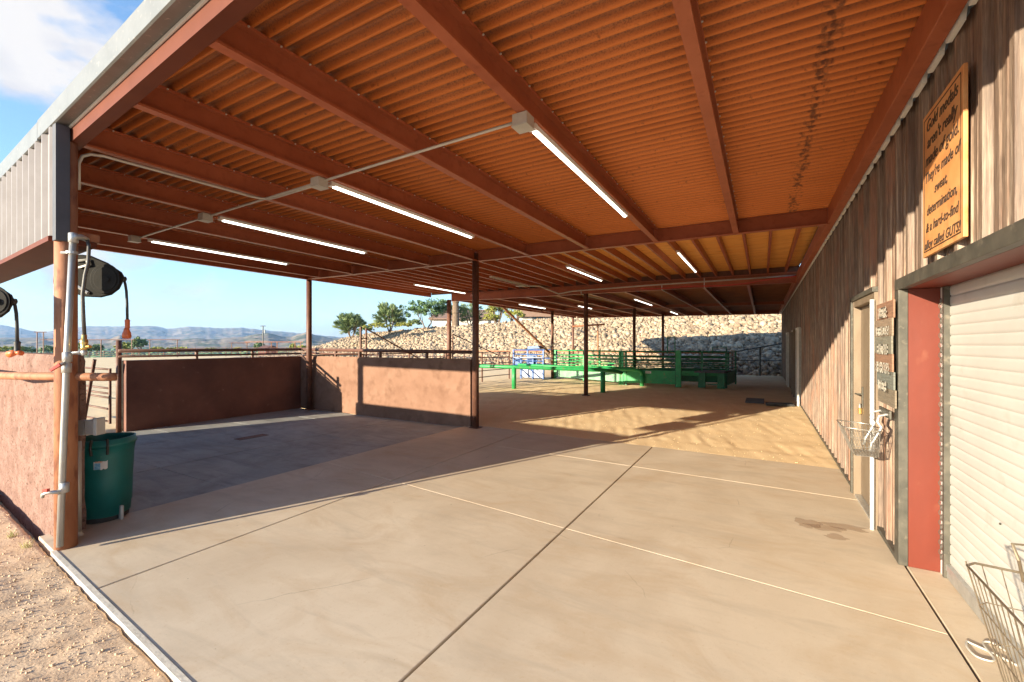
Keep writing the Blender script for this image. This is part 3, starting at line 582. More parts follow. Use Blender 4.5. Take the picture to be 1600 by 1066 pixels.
lines = [("Gold medals", 0.098), ("aren't really", 0.098), ("made of gold.", 0.098), ("They're made of", 0.086), ("sweat,", 0.082), ("determination,", 0.082), ("& a hard-to-find", 0.080), ("alloy called GUTS!", 0.076)]
zz = bz1 - 0.118
tm = MB()
for s_, sz in lines:
    vs, fs = text_mesh(s_, sz); wid = max(v.x for v in vs) - min(v.x for v in vs); k = min(1.0, 0.56 / wid)
    obj('lettering', MB().add([(bx - 0.001 - p.z, (b0 + b1) / 2 - p.x * k, zz + p.y) for p in vs], fs), M['ink'], sg); zz -= 0.1015
s2 = thing('weathered_sign', (0.84, 4.7, 1.2), 'warped striped weathered board sign with faded pale lettering beside the walk door', 'sign')
cs = [(0.22, 0.115, 0.07), (0.21, 0.15, 0.105), (0.15, 0.14, 0.11), (0.21, 0.115, 0.072), (0.125, 0.13, 0.112), (0.15, 0.12, 0.085)]
z0, z1 = 1.17, 1.99; hs = (z1 - z0) / 6
for k, c in enumerate(cs):
    za, zb = z1 - hs * (k + 1), z1 - hs * k
    mm = pm('sign_plank', c, tuple(min(1, q * 1.5) for q in c), 9, 0.8, 0, 0.3, stretch=(1, 0.6, 8), c3=(0.1, 0.07, 0.05), s3=26, f3=(0.6, 0.7))
    ox = 0.012 * math.sin(k * 0.8)
    obj('plank', MB().hexa([(0.855 - ox, 4.29, za), (0.866 - ox, 4.29, za), (0.866 - ox, 4.85, za + .001), (0.855 - ox, 4.85, za)], [(0.855 - ox, 4.29, zb - 0.002), (0.866 - ox, 4.29, zb - 0.002), (0.866 - ox, 4.85, zb - 0.002), (0.855 - ox, 4.85, zb - 0.002)]), mm, s2)
tm = MB(); rr = random.Random(5)
for k, (yc, wd_, hh) in enumerate([(0, 0.26, 0.085), (0, 0.42, 0.07), (0, 0.34, 0.08), (0, 0.42, 0.085), (0, 0.26, 0.08)]):   # illegible, worn stencilled words
    tm = MB(); zc = z1 - hs * (k + 0.62) - 0.02 * k * 0.5; y = 4.57 + wd_ / 2
    while y > 4.57 - wd_ / 2:
        lw = rr.uniform(0.024, 0.034); ox = 0.017
        bars = [(0, 0.007, 0, 1), (lw - 0.007, lw, 0, 1)] if rr.random() < 0.5 else [(0, 0.007, 0, 1)]
        bars += [(0, lw, 0, 0.16)] if rr.random() < 0.5 else []
        bars += [(0, lw, 0.84, 1)] if rr.random() < 0.6 else []
        bars += [(0, lw, 0.42, 0.58)] if rr.random() < 0.6 else []
        for a, b, c, d in bars:
            tm.box(0.8375, 0.8395, y - b, y - a, zc + (c - 0.5) * hh, zc + (d - 0.5) * hh)
        y -= lw + 0.012
    obj('worn_lettering', tm, M['worn'], s2)

# ---------------------------------------------------------------- the shade canopy
can = thing('shade_canopy', (CANX, 7.3, 0), 'big rust-red steel shade canopy with corrugated ceiling, beams and round posts', 'canopy')
BZ = 3.30; SZ = 3.53
def chan(mb, x, y0, y1, z0=BZ, z1=SZ - 0.0285, w=0.075, t=0.008, skew=None):
    """C channel along y, open towards +x"""
    prof = [(x, z0), (x + w, z0), (x + w, z0 + 0.018), (x + w - t, z0 + 0.018), (x + w - t, z0 + t), (x + t, z0 + t), (x + t, z1 - t), (x + w - t, z1 - t), (x + w - t, z1 - 0.018), (x + w, z1 - 0.018), (x + w, z1), (x, z1)]
    mb.prism([(a, 0, b) for a, b in prof], (0, y0, 0), (0, y1, 0))
    for yy, s in ((y0, 1), (y1, -1)): pass
def B1(x): return 7.27 + 0.0215 * (x + 5)
def B2(x): return 13.55 + 0.038 * (x + 9)
def B3(x): return 19.6 + 0.145 * (x + 10)
def B4(x): return 25.9 + 0.17 * (x + 10)
px = [-0.34 - 1.143 * k for k in range(9)]
for x in px:
    m_ = MB(); chan(m_, x - 0.0375, F_roof(x) + 0.075, B1(x) - 0.06); nf0 = len(m_.f)
    sc = m_; y = F_roof(x) + 0.25
    if x > -7.5:
        while y < 7.1:
            sc.lathe([(0.006, 0), (0.006, 0.010), (0.003, 0.012)], (x + 0.0365, y, SZ - 0.040), 6, axis='x'); y += 0.2
    po = obj('purlin', m_, M['red_steel'], can); po.data.materials.append(M['conduit'])
    for pl_ in po.data.polygons:
        if pl_.index >= nf0: pl_.material_index = 1
for x in px:
    m_ = MB(); chan(m_, x - 0.0375, B2(x) + 0.07, B4(x) - 0.05); obj('purlin', m_, M['red_steel'], can)
x = 0.55
while x > -11.2:
    m_ = MB(); m_.box(x - 0.022, x + 0.022, B1(x) + 0.07, B2(x) - 0.06, 3.585, 3.735)
    obj('joist', m_, M['red_steel'], can); x -= 0.42
def ibeam(x0, x1, fy, z0, z1, w=0.10, t=0.012):
    prof = [(-w / 2, z0), (w / 2, z0), (w / 2, z0 + t), (t / 2, z0 + t), (t / 2, z1 - t), (w / 2, z1 - t), (w / 2, z1), (-w / 2, z1), (-w / 2, z1 - t), (-t / 2, z1 - t), (-t / 2, z0 + t), (-w / 2, z0 + t)]
    return MB().prism([(0, a, b) for a, b in prof], (x0, fy(x0), 0), (x1, fy(x1), 0))
obj('cross_beam', ibeam(-10.02, 0.80, B1, BZ - 0.006, SZ - 0.014), M['red_steel'], can)
obj('cross_beam', ibeam(-10.3, 0.80, B2, BZ - 0.006, 3.583), M['red_steel'], can)
obj('cross_beam', ibeam(-10.02, 0.80, B3, BZ - 0.006, BZ + 0.12, 0.08), M['red_steel'], can)
obj('cross_beam', ibeam(-10.02, 0.86, B4, BZ - 0.006, SZ), M['red_steel'], can)
# web plates seen between the purlins
obj('side_beam', MB().box(-10.10, -10.03, F_roof(-10), 7.2, BZ, SZ + 0.02), M['red_steel'], can)
obj('side_beam', MB().box(-10.10, -10.03, 13.62, 25.8, BZ, SZ + 0.02), M['red_steel'], can)
obj('wall_beam', MB().box(0.775, 0.862, 0.7, 27.8, BZ, SZ - 0.013), M['red_steel'], can, bevel=0.004)
# ceiling sheets
def corr(mb, fx0, fx1, y0f, y1f, z, p=0.1, amp=0.027, xs=None, sharp=5):
    xs = xs or [-10.1, -4, 0.86]; n = int((y1f(0) - 0.5) / p); 
    ymin = min(y0f(x) for x in xs); ymax = max(y1f(x) for x in xs); ys = []
    y = ymin
    while y < ymax: ys.append(y); y += p / 12
    for a, b in zip(xs[:-1], xs[1:]):
        for side in (0, 1):
            o = len(mb.v)
            for y in ys:
                zz = z + amp - 2 * amp * abs(math.cos(math.pi * y / p)) ** sharp
                ya = min(max(y, y0f(a)), y1f(a)); yb = min(max(y, y0f(b)), y1f(b)); mb.v += [(a, ya, zz), (b, yb, zz)]
            mb.f += [(o + 2 * i, o + 2 * i + 1, o + 2 * i + 3, o + 2 * i + 2) for i in range(len(ys) - 1)]
            break
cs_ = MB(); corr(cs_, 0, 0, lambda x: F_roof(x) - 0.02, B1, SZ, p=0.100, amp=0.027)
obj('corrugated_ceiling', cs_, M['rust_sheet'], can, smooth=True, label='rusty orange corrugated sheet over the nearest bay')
obj('deck', MB().box(-11.28, 0.86, 7.31, 14.0, 3.738, 3.752), M['plywood'], can, label='orange plywood deck over the middle bay')
m_ = MB(); m_.box(-11.28, 0.86, 7.262, 7.305, SZ + 0.012, 3.80); obj('deck_riser', m_, M['red_steel'], can)
obj('rear_riser', MB().prism([(0, 0, 3.585), (0, 0.03, 3.585), (0, 0.03, 3.80), (0, 0, 3.80)], (-11.27, B2(-11.27) + 0.03, 0), (0.86, B2(0.86) + 0.03, 0)), M['brown_steel'], can)
obj('eave_trim', MB().box(-11.31, -11.285, 7.26, 13.5, 3.50, 3.80), M['red_steel'], can)
cs_ = MB(); corr(cs_, 0, 0, lambda x: B2(x) - .02, B4, SZ, p=0.20, amp=0.012)
obj('steel_ceiling', cs_, M['dark_deck'], can)
rt = MB(); rt.hexa([(-10.12, F_roof(-10.12), 3.56), (0.99, F_roof(0.99), 3.56), (0.99, 7.25, 3.56), (-10.12, 7.25, 3.56)], [(-10.12, F_roof(-10.12), 3.568), (0.99, F_roof(0.99), 3.568), (0.99, 7.25, 3.568), (-10.12, 7.25, 3.568)])
rt.box(-11.3, 0.99, 7.26, 14.03, 3.81, 3.83); rt.hexa([(-10.12, 14.04, 3.60), (0.99, 14.04, 3.60), (0.99, B4(.99), 3.60), (-10.12, B4(-10.1), 3.60)], [(-10.12, 14.04, 3.62), (0.99, 14.04, 3.62), (0.99, B4(.99), 3.62), (-10.12, B4(-10.1), 3.62)])
obj('roof_sheet', rt, M['alu'], can)
# front fascia: channel, soffit lip and gutter
def front_prism(mb, prof, x0, x1):
    return mb.prism([(0, a, b) for a, b in prof], (x0, F_roof(x0), 0), (x1, F_roof(x1), 0))
obj('front_beam', front_prism(MB(), [(-0.012, BZ - 0.003), (0.07, BZ - 0.003), (0.07, BZ + 0.012), (0.0, BZ + 0.012), (0.0, 3.50), (-0.012, 3.50)], -10.75, 0.86), M['front_red_dimmed'], can)
gt = M['alu']
obj('drip_lip', front_prism(MB(), [(-0.022, 3.405), (-0.013, 3.405), (-0.013, 3.428), (-0.022, 3.428)], -10.75, 1.0), M['white'], can)
for xa, xb, lab in ((-5.42, 1.0, None), (-10.8, -5.428, None)):
    dz = 0 if xa > -6 else -0.012
    obj('gutter', front_prism(MB(), [(-0.022, 3.43 + dz), (-0.1, 3.415 + dz), (-0.112, 3.42 + dz), (-0.112, 3.575 + dz), (-0.08, 3.59 + dz), (0.03, 3.59 + dz), (0.03, 3.43 + dz)], xa, xb), gt, can)
# skirt at the front-left
sk = MB(); p = 0.235; x = -10.7; pr = []
while x < -4.98:
    pr += [(x, 0.0), (x + 0.03, -0.03), (x + 0.055, -0.03), (x + 0.085, 0.0)]; x += p
pr = [q for q in pr if q[0] < -4.945] + [(-4.935, 0.0)]
n = len(pr); fy = lambda x: F_roof(x) - 0.085
sk.add([(a, fy(a) + b, 2.53) for a, b in pr] + [(a, fy(a) + b, 3.41) for a, b in pr], [(i, i + 1, n + i + 1, n + i) for i in range(n - 1)])
obj('skirt_panel', sk, pm('skirt_paint', (0.19, 0.165, 0.16), (0.23, 0.205, 0.20), 4, 0.5, 0.1, 0.05), can, label='ribbed pale panel hanging from the front edge left of the corner post')
obj('skirt_sill', MB().prism([(0, -0.10, 2.49), (0, 0.20, 2.49), (0, 0.20, 2.53), (0, -0.10, 2.53)], (-10.7, F_roof(-10.7) - 0.02, 0), (-5.02, F_roof(-5.02) - 0.02, 0)), M['front_red_dimmed'], can)
obj('skirt_girt', MB().prism([(0, 0.0, 2.535), (0, 0.2, 2.535), (0, 0.2, 2.60), (0, 0.0, 2.60)], (-10.7, F_roof(-10.7), 0), (-5.02, F_roof(-5.02), 0)), M['rust_post'], can)
y_ = F_roof(-5.19)
obj('skirt_end', MB().box(-4.932, -4.862, 1.258, 1.345, 2.478, 3.405), pm('slate_trim', (0.05, 0.053, 0.066), (0.07, 0.072, 0.088), 4, 0.6), can, bevel=0.004, label='slate coloured end trim of the skirt above the corner post')
# posts
def post(x, y, r, m, z1=BZ - 0.006, plate=True, lab=None, square=False):
    pm_ = MB()
    if square: pm_.box(x - r, x + r, y - r, y + r, 0, z1)
    else: pm_.tube([(x, y, -0.05), (x, y, z1)], r, 20)
    o = obj('post', pm_, m, can, smooth=not square, label=lab)
    if plate: obj('base_plate', MB().box(x - r * 1.5, x + r * 1.5, y - r * 1.5, y + r * 1.5, -0.01, 0.012), m, o)
CPX, CPY = -4.94, 1.34
obj('hidden_shade_plate', MB().hexa([(-5.27, 1.50, 0), (-4.98, 1.375, 0), (-4.98, 1.395, 0), (-5.27, 1.52, 0)], [(-5.27, 1.50, 1.56), (-4.98, 1.375, 1.56), (-4.98, 1.395, 1.56), (-5.27, 1.52, 1.56)]), M['brown_steel'], can)  # unseen plate added behind the post to shut out a strip of sun
post(CPX, CPY, 0.070, M['rust_post'], plate=False, lab='rusty orange round corner post')
post(-10.63, F_roof(-10.6) + 0.08, 0.085, M['rust_post'])
post(-4.95, 7.27, 0.066, M['brown_steel'], z1=3.45); post(-10.06, 7.25, 0.066, M['brown_steel'])
post(-4.98, 13.66, 0.07, M['brown_steel']); post(-10.03, 13.0, 0.08, M['brown_steel'])
post(-5.1, 20.35, 0.07, M['brown_steel']); post(-8.95, 19.8, 0.07, M['brown_steel'])
post(-4.75, 25.2, 0.07, M['brown_steel']); post(-10.05, 25.3, 0.07, M['brown_steel'])
obj('diagonal_brace', MB().tube([(-10.0, 16.9, 3.28), (-9.05, 19.7, 1.25)], 0.055, 8), M['rust_post'], can)
obj('fitting', MB().lathe([(0.055, -0.04), (0.06, 0), (0.055, 0.04)], (-4.95, 7.27, 3.05), 12), M['brown_steel'], can)

# ---------------------------------------------------------------- lights, conduit
def fixture(x, y0, y1, z, label, lit=True):
    r = thing('tube_light', (x, (y0 + y1) / 2, z), label, 'light', 'tube lights under the canopy')
    obj('housing', MB().prism([(-0.032, 0, 0.0), (0.032, 0, 0.0), (0.026, 0, -0.03), (-0.026, 0, -0.03)], (x, y0, z), (x, y1, z)).box(x - 0.034, x + 0.034, y0 - 0.012, y0 + 0.03, z - 0.04, z + 0.001).box(x - 0.034, x + 0.034, y1 - 0.03, y1 + 0.012, z - 0.04, z + 0.001), M['white'], r)
    obj('diffuser', MB().tube([(x, y0 + 0.032, z - 0.04), (x, y1 - 0.032, z - 0.04)], 0.015, 10), M['tube'] if lit else M['conduit'], r, smooth=True)
fx_ = [(-1.50, 2.95, 5.55, 'lit tube light nearest the camera, under the corrugated ceiling'), (-3.81, 2.99, 5.5, 'lit tube light second from the barn in the nearest bay'),
       (-6.09, 3.1, 5.5, 'lit tube light third from the barn in the nearest bay'), (-8.30, 3.2, 5.5, 'lit tube light closest to the outer roof edge in the nearest bay')]
for x, a, b, l in fx_: fixture(x, a, b, BZ - 0.002, l)
def zline(u, v, z):
    a = (u - CX) / F; b = (CY - v) / F; r = Vector((-ST + CT * a, CT + ST * a, b)); t = (z - H) / r.z; return r * t + Vector((0, 0, H))
for (u0, v0, u1, v1, z, l, lit) in [(886, 415, 940, 437, 3.583, 'lit tube light on a joist just past the first cross beam', True), (648, 443, 727, 457, 3.583, 'lit tube light on a joist left of the middle post', True),
        (1058, 392, 1088, 423, 3.583, 'lit tube light against the orange plywood deck', True), (770, 431, 820, 446, 3.583, 'unlit dull tube light right of the middle post', False),
        (811, 474, 852, 481, BZ, 'small lit tube light beyond the second beam, leftmost there', True), (992, 466, 1018, 476, BZ, 'lit tube light beyond the second beam right of a post', True),
        (1046, 486, 1060, 490, BZ, 'tiny lit tube light near the far end of the canopy', True), (898, 477, 930, 481, BZ, 'tiny lit tube light left of the far post row', True)]:
    p, q = zline(u0, v0, z), zline(u1, v1, z); fixture((p.x + q.x) / 2, p.y, q.y, z - 0.002, l, lit)
cd = thing('lighting_conduit', (-1.5, 2.87, 3.28), 'grey conduit crossing under the purlins between the junction boxes of the lights', 'conduit')
obj('pipe', MB().tube([(-8.3, 3.06, BZ - 0.02), (-6.12, 2.98, BZ - 0.02), (-3.83, 2.9, BZ - 0.02), (-1.5, 2.83, BZ - 0.02)], 0.012, 8), M['conduit'], cd, smooth=True)
pts = [(-4.985, 1.43, 2.95), (-4.985, 1.43, 3.17), (-4.98, 1.45, 3.235), (-4.97, 1.50, 3.268), (-4.955, 1.58, 3.28), (-4.90, 2.6, 3.28), (-4.895, 2.8, 3.28), (-4.87, 2.9, 3.28), (-4.80, 2.96, 3.28), (-4.65, 2.965, 3.28), (-3.83, 2.935, 3.28)]
obj('feed_pipe', MB().tube(pts, 0.013, 8), M['conduit'], cd, smooth=True)
for q, (x, l) in enumerate([(-1.5, 'largest grey junction box, on the purlin nearest the barn'), (-3.83, 'grey junction box second from the barn on the conduit'), (-6.12, 'grey junction box third from the barn on the conduit'), (-8.3, 'grey junction box closest to the outer roof edge')]):
    j = thing('junction_box', (x, 2.82 + 0.035 * q * 1.0, BZ), l, 'junction box', 'junction boxes on the light conduit'); y = 2.81 + 0.035 * q * 2 * 0.95
    obj('box_body', MB().box(x - 0.06, x + 0.06, y - 0.06, y + 0.06, BZ - 0.085, BZ - 0.001), M['box_grey'], j, bevel=0.006)
    obj('cover', MB().box(x - 0.064, x + 0.064, y - 0.064, y + 0.064, BZ - 0.093, BZ - 0.087), M['box_grey'], j)
    obj('cord', MB().tube([(x + 0.03, y + 0.06, BZ - 0.05), (x + 0.012, y + 0.1, BZ - 0.022), (x + 0.004, y + 0.16, BZ - 0.018)], 0.006, 6), M['orange'], j)
c2 = thing('beam_conduit', (-3, 13.4, 3.4), 'pale conduit pipes clipped along the second cross beam with short drops', 'conduit')
k_ = lambda x, o, z: (x, B2(x) - o, z)
obj('pipe', MB().tube([(-7.0, 12.6, 3.56), (-6.3, 12.9, 3.55), k_(-5.9, 0.12, 3.34), k_(-5.4, 0.12, 3.40), k_(-3, 0.12, 3.44), k_(0.8, 0.12, 3.47)], 0.022, 8), M['conduit'], c2, smooth=True)
obj('pipe', MB().tube([k_(-2.6, 0.16, 3.44), k_(-2.6, 0.16, 3.29), (-2.6, B2(-2.6) + 0.3, 3.28), (-2.6, 19.2, 3.28)], 0.014, 6), M['conduit'], c2)
obj('pipe', MB().tube([k_(-1.44, 0.16, 3.55), k_(-1.44, 0.16, 3.29), (-1.44, B2(-1.4) + 0.3, 3.28), (-1.44, 24, 3.28)], 0.014, 6), M['conduit'], c2)
obj('pipe', MB().tube([k_(-5.1, 0.16, 3.42), k_(-5.1, 0.16, 3.29), (-5.1, B2(-5) + 0.3, 3.28), (-4.9, 17, 3.28)], 0.012, 6), M['conduit'], c2)
rh = MB(); pts = []
for i in range(30):
    t = i / 29; x = -3.2 + 4.0 * t; pts.append((x, B2(x) - 0.2, 3.345 - 0.03 * math.sin(t * 3.1) + (0.12 * max(0, t - 0.72) / 0.28) - 0.015 * math.sin(t * 14)))
rh.tube(pts, 0.016, 8); tag(obj('red_hose', rh, M['red_paint'], loc=(-1, 13.6, 3.3), smooth=True), 'red hose draped along the second cross beam', 'hose')

# ---------------------------------------------------------------- stucco walls
sw = MB(); nx, nz_ = 90, 26
def stucco_box(x0, x1, y0f, y1f, z0, z1f, m, name, loc, lab, cat='wall', step=0.06, amp=0.008, seed=1):
    """wall with a softly uneven hand-trowelled face, as one closed mesh"""
    nx = max(2, int((x1 - x0) / step)); nz = max(2, int(1.5 / step)); v = []; f = []
    def idx(side, i, j): return side * (nx + 1) * (nz + 1) + i * (nz + 1) + j
    for side in (0, 1):
        for i in range(nx + 1):
            for j in range(nz + 1):
                x = x0 + (x1 - x0) * i / nx; zt = z1f(x); z = z0 + (zt - z0) * j / nz
                y = (y0f if side == 0 else y1f)(x)
                e = (float(vnoise(x * 7, z * 7, seed)) - 0.5) * amp * 2 + (float(vnoise(x * 1.5, z * 1.5, seed + 1)) - 0.5) * amp * 3
                rnd = 0.02 if j == nz else 0
                v.append((x + (0.012 if i == 0 and j == nz else 0), y + (e if side == 0 else -e) + (rnd if side == 0 else -rnd), z))
    for side in (0, 1):
        for i in range(nx):
            for j in range(nz): f.append((idx(side, i, j), idx(side, i + 1, j), idx(side, i + 1, j + 1), idx(side, i, j + 1)))
    for i in range(nx): f.append((idx(0, i, nz), idx(0, i + 1, nz), idx(1, i + 1, nz), idx(1, i, nz)))
    for j in range(nz):
        f.append((idx(0, 0, j), idx(1, 0, j), idx(1, 0, j + 1), idx(0, 0, j + 1))); f.append((idx(0, nx, j), idx(0, nx, j + 1), idx(1, nx, j + 1), idx(1, nx, j)))
    mb = MB(); mb.v = v; mb.f = f
    return tag(obj(name, mb, m, loc=loc, smooth=False), lab, cat)
stucco_box(-10.75, -5.27, lambda x: F_roof(x) - 0.035, lambda x: F_roof(x) + 0.165, -0.25, lambda x: 1.56 + 0.01 * x * 0, M['stucco'], 'stucco_wall', (-8, 1.5, 0), 'rough pink stucco wall in the sun left of the corner post', seed=5, step=0.05)
stucco_box(-8.42, -5.10, lambda x: 7.30, lambda x: 7.50, -0.02, lambda x: 1.35, M['pen_wall'], 'pen_wall', (-7, 7.4, 0), 'tan stucco pen wall facing the camera with the sunlit patch', seed=8, amp=0.003, step=0.08)
stucco_box(-10.75, -8.43, lambda x: 7.37, lambda x: 7.55, -0.02, lambda x: 1.35, M['pen_wall'], 'pen_wall', (-9.6, 7.4, 0), 'shorter tan stucco wall in the back corner of the pen with narrow sunlit streaks', seed=11, amp=0.003, step=0.08)
lw = MB(); lw.box(-10.74, -10.56, 3.70, 7.36, -0.02, 1.345)
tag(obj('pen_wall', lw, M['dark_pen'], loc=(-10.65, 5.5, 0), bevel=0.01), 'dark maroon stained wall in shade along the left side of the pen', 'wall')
# pipe rails above the pen walls
pr = thing('pipe_rail', (-10.65, 5.5, 1.35), 'two-bar brown pipe rail on top of the dark maroon pen wall', 'railing')
obj('top_rail', MB().tube([(-10.65, 3.62, 1.53), (-10.63, 7.42, 1.52)], 0.035, 10), M['brown_steel'], pr, smooth=True)
obj('lower_rail', MB().tube([(-10.65, 3.62, 1.42), (-10.63, 7.42, 1.415)], 0.022, 8), M['brown_steel'], pr, smooth=True)
for y in (4.95, 6.15): obj('rail_post', MB().tube([(-10.65, y, 1.34), (-10.65, y, 1.50)], 0.03, 8), M['brown_steel'], pr)
pr = thing('pipe_rail', (-7.5, 7.45, 1.35), 'brown pipe rail on top of the tan back pen wall', 'railing')
obj('top_rail', MB().tube([(-10.6, 7.46, 1.52), (-5.02, 7.42, 1.495)], 0.038, 10), M['brown_steel'], pr, smooth=True)
obj('lower_rail', MB().tube([(-10.6, 7.46, 1.42), (-8.5, 7.45, 1.42)], 0.022, 8), M['brown_steel'], pr, smooth=True)
for x in (-9.3, -7.75, -6.35, -8.45): obj('rail_post', MB().tube([(x, 7.45, 1.34), (x, 7.45, 1.5)], 0.034, 8), M['brown_steel'], pr)
# strap bracket where the pen wall meets its post
tag(obj('wall_post', MB().box(-5.075, -5.045, 7.33, 7.39, 0.0, 1.33), M['brown_steel'], loc=(-5.06, 7.36, 0)), 'thin brown upright between the tan pen wall end and the middle post', 'post')
# drain
dr = thing('floor_drain', (-8.0, 4.62, 0), 'small rusty trench drain grate in the grey pen floor', 'drain')
obj('frame', MB().box(-8.10, -7.9, 4.35, 4.37, -0.03, -0.012).box(-8.10, -7.9, 4.85, 4.87, -0.03, -0.012).box(-8.10, -8.08, 4.372, 4.848, -0.03, -0.0125).box(-7.92, -7.90, 4.372, 4.848, -0.03, -0.0125), M['brown_steel'], dr)
gr = MB()
for k in range(10): gr.box(-8.075, -7.925, 4.38 + k * 0.048, 4.40 + k * 0.048, -0.03, -0.013)
obj('grate', gr, M['rust_post'], dr); obj('pit', MB().box(-8.078, -7.922, 4.374, 4.846, -0.0175, -0.0165), M['rubber'], dr)

# ---------------------------------------------------------------- corner post equipment
D0 = 3.49
P_ = lambda u, v, d=D0: at_depth(u, d, v=v)
gp = thing('water_pipe', tuple(P_(93, 853)), 'galvanised water pipe with red valve levers leaning against the rusty corner post', 'pipe')
ORG[gp] = P_(93, 853)
obj('riser', MB().tube([P_(93.5, 854), P_(99, 700), P_(105, 550), P_(114, 376)], 0.022, 14), M['galv'], gp, smooth=True)
for (u, v) in [(100.5, 762), (105, 558), (104, 575), (114.5, 372)]:
    obj('coupling', MB().lathe([(0.022, -0.04), (0.030, -0.035), (0.030, 0.035), (0.022, 0.04)], P_(u, v), 14), M['galv'], gp, smooth=True)
obj('elbow', MB().tube([P_(114, 374), P_(118, 370), P_(128, 371, D0 + 0.05), P_(136, 375, D0 + 0.1)], 0.026, 10, r1=0.02), M['galv'], gp, smooth=True)
obj('side_outlet', MB().tube([P_(106, 552), P_(124, 551, D0 + 0.03), P_(128, 546, D0 + 0.04)], 0.015, 8), M['galv'], gp, smooth=True)
v1 = obj('valve', MB().tube([P_(104, 568), P_(98, 569, D0 - 0.04), P_(93, 572, D0 - 0.07)], 0.014, 8), M['galv'], gp)
obj('lever', MB().prism([P_(94, 568, D0 - 0.07), P_(96, 572, D0 - 0.07), P_(81, 581, D0 - 0.09), P_(79, 578, D0 - 0.09)], (0, 0, 0), (0.006, -0.01, 0.003)), M['red_paint'], v1)
v2 = obj('valve', MB().tube([P_(100, 768), P_(86, 769, D0 - 0.05), P_(74, 770, D0 - 0.06), P_(67, 773, D0 - 0.06), P_(66, 778, D0 - 0.06)], 0.017, 10, r1=0.011), M['galv'], gp, smooth=True)
obj('lever', MB().prism([P_(71, 764, D0 - 0.08), P_(78, 763, D0 - 0.08), P_(78, 768, D0 - 0.08), P_(71, 769, D0 - 0.08)], (0, 0, 0), (0.01, -0.02, 0)), M['red_paint'], v2)
for (u, v) in [(110, 395)]:
    obj('strap', MB().lathe([(0.03, -0.012), (0.036, -0.01), (0.036, 0.01), (0.03, 0.012)], P_(u + 2.5, v), 12).tube([P_(u - 1, v), P_(u - 14, v + 0, D0 + 0.02)], 0.011, 6), M['galv'], gp)
# hose bib hose
hs = thing('air_hose', tuple(P_(130, 545)), 'short dark hose looping down beside the galvanised pipe to a brass coupling', 'hose'); ORG[hs] = P_(130, 545)
obj('hose_line', MB().tube([P_(136, 374, 3.59), P_(139, 385, 3.53), P_(138, 410, 3.51), P_(133, 430, 3.49), P_(129, 460, 3.49), P_(130, 490, 3.49), P_(132, 524, 3.51)], 0.0125, 8), M['hose'], hs, smooth=True)
bc = P_(131.5, 536, 3.51)
obj('coupling', MB().lathe([(0.012, 0.07), (0.018, 0.06), (0.018, 0.03), (0.024, 0.025), (0.026, 0.0), (0.02, -0.03), (0.024, -0.035), (0.02, -0.055)], bc, 12), M['brass'], hs, smooth=True)
obj('nozzle_tip', MB().lathe([(0.018, -0.058), (0.022, -0.075), (0.014, -0.1)], bc, 10), M['galv'], hs, smooth=True)
obj('tee', MB().tube([bc + Vector((0.02, 0.01, -0.03)), bc + Vector((0.055, 0.02, -0.03))], 0.013, 8), M['brass'], hs)
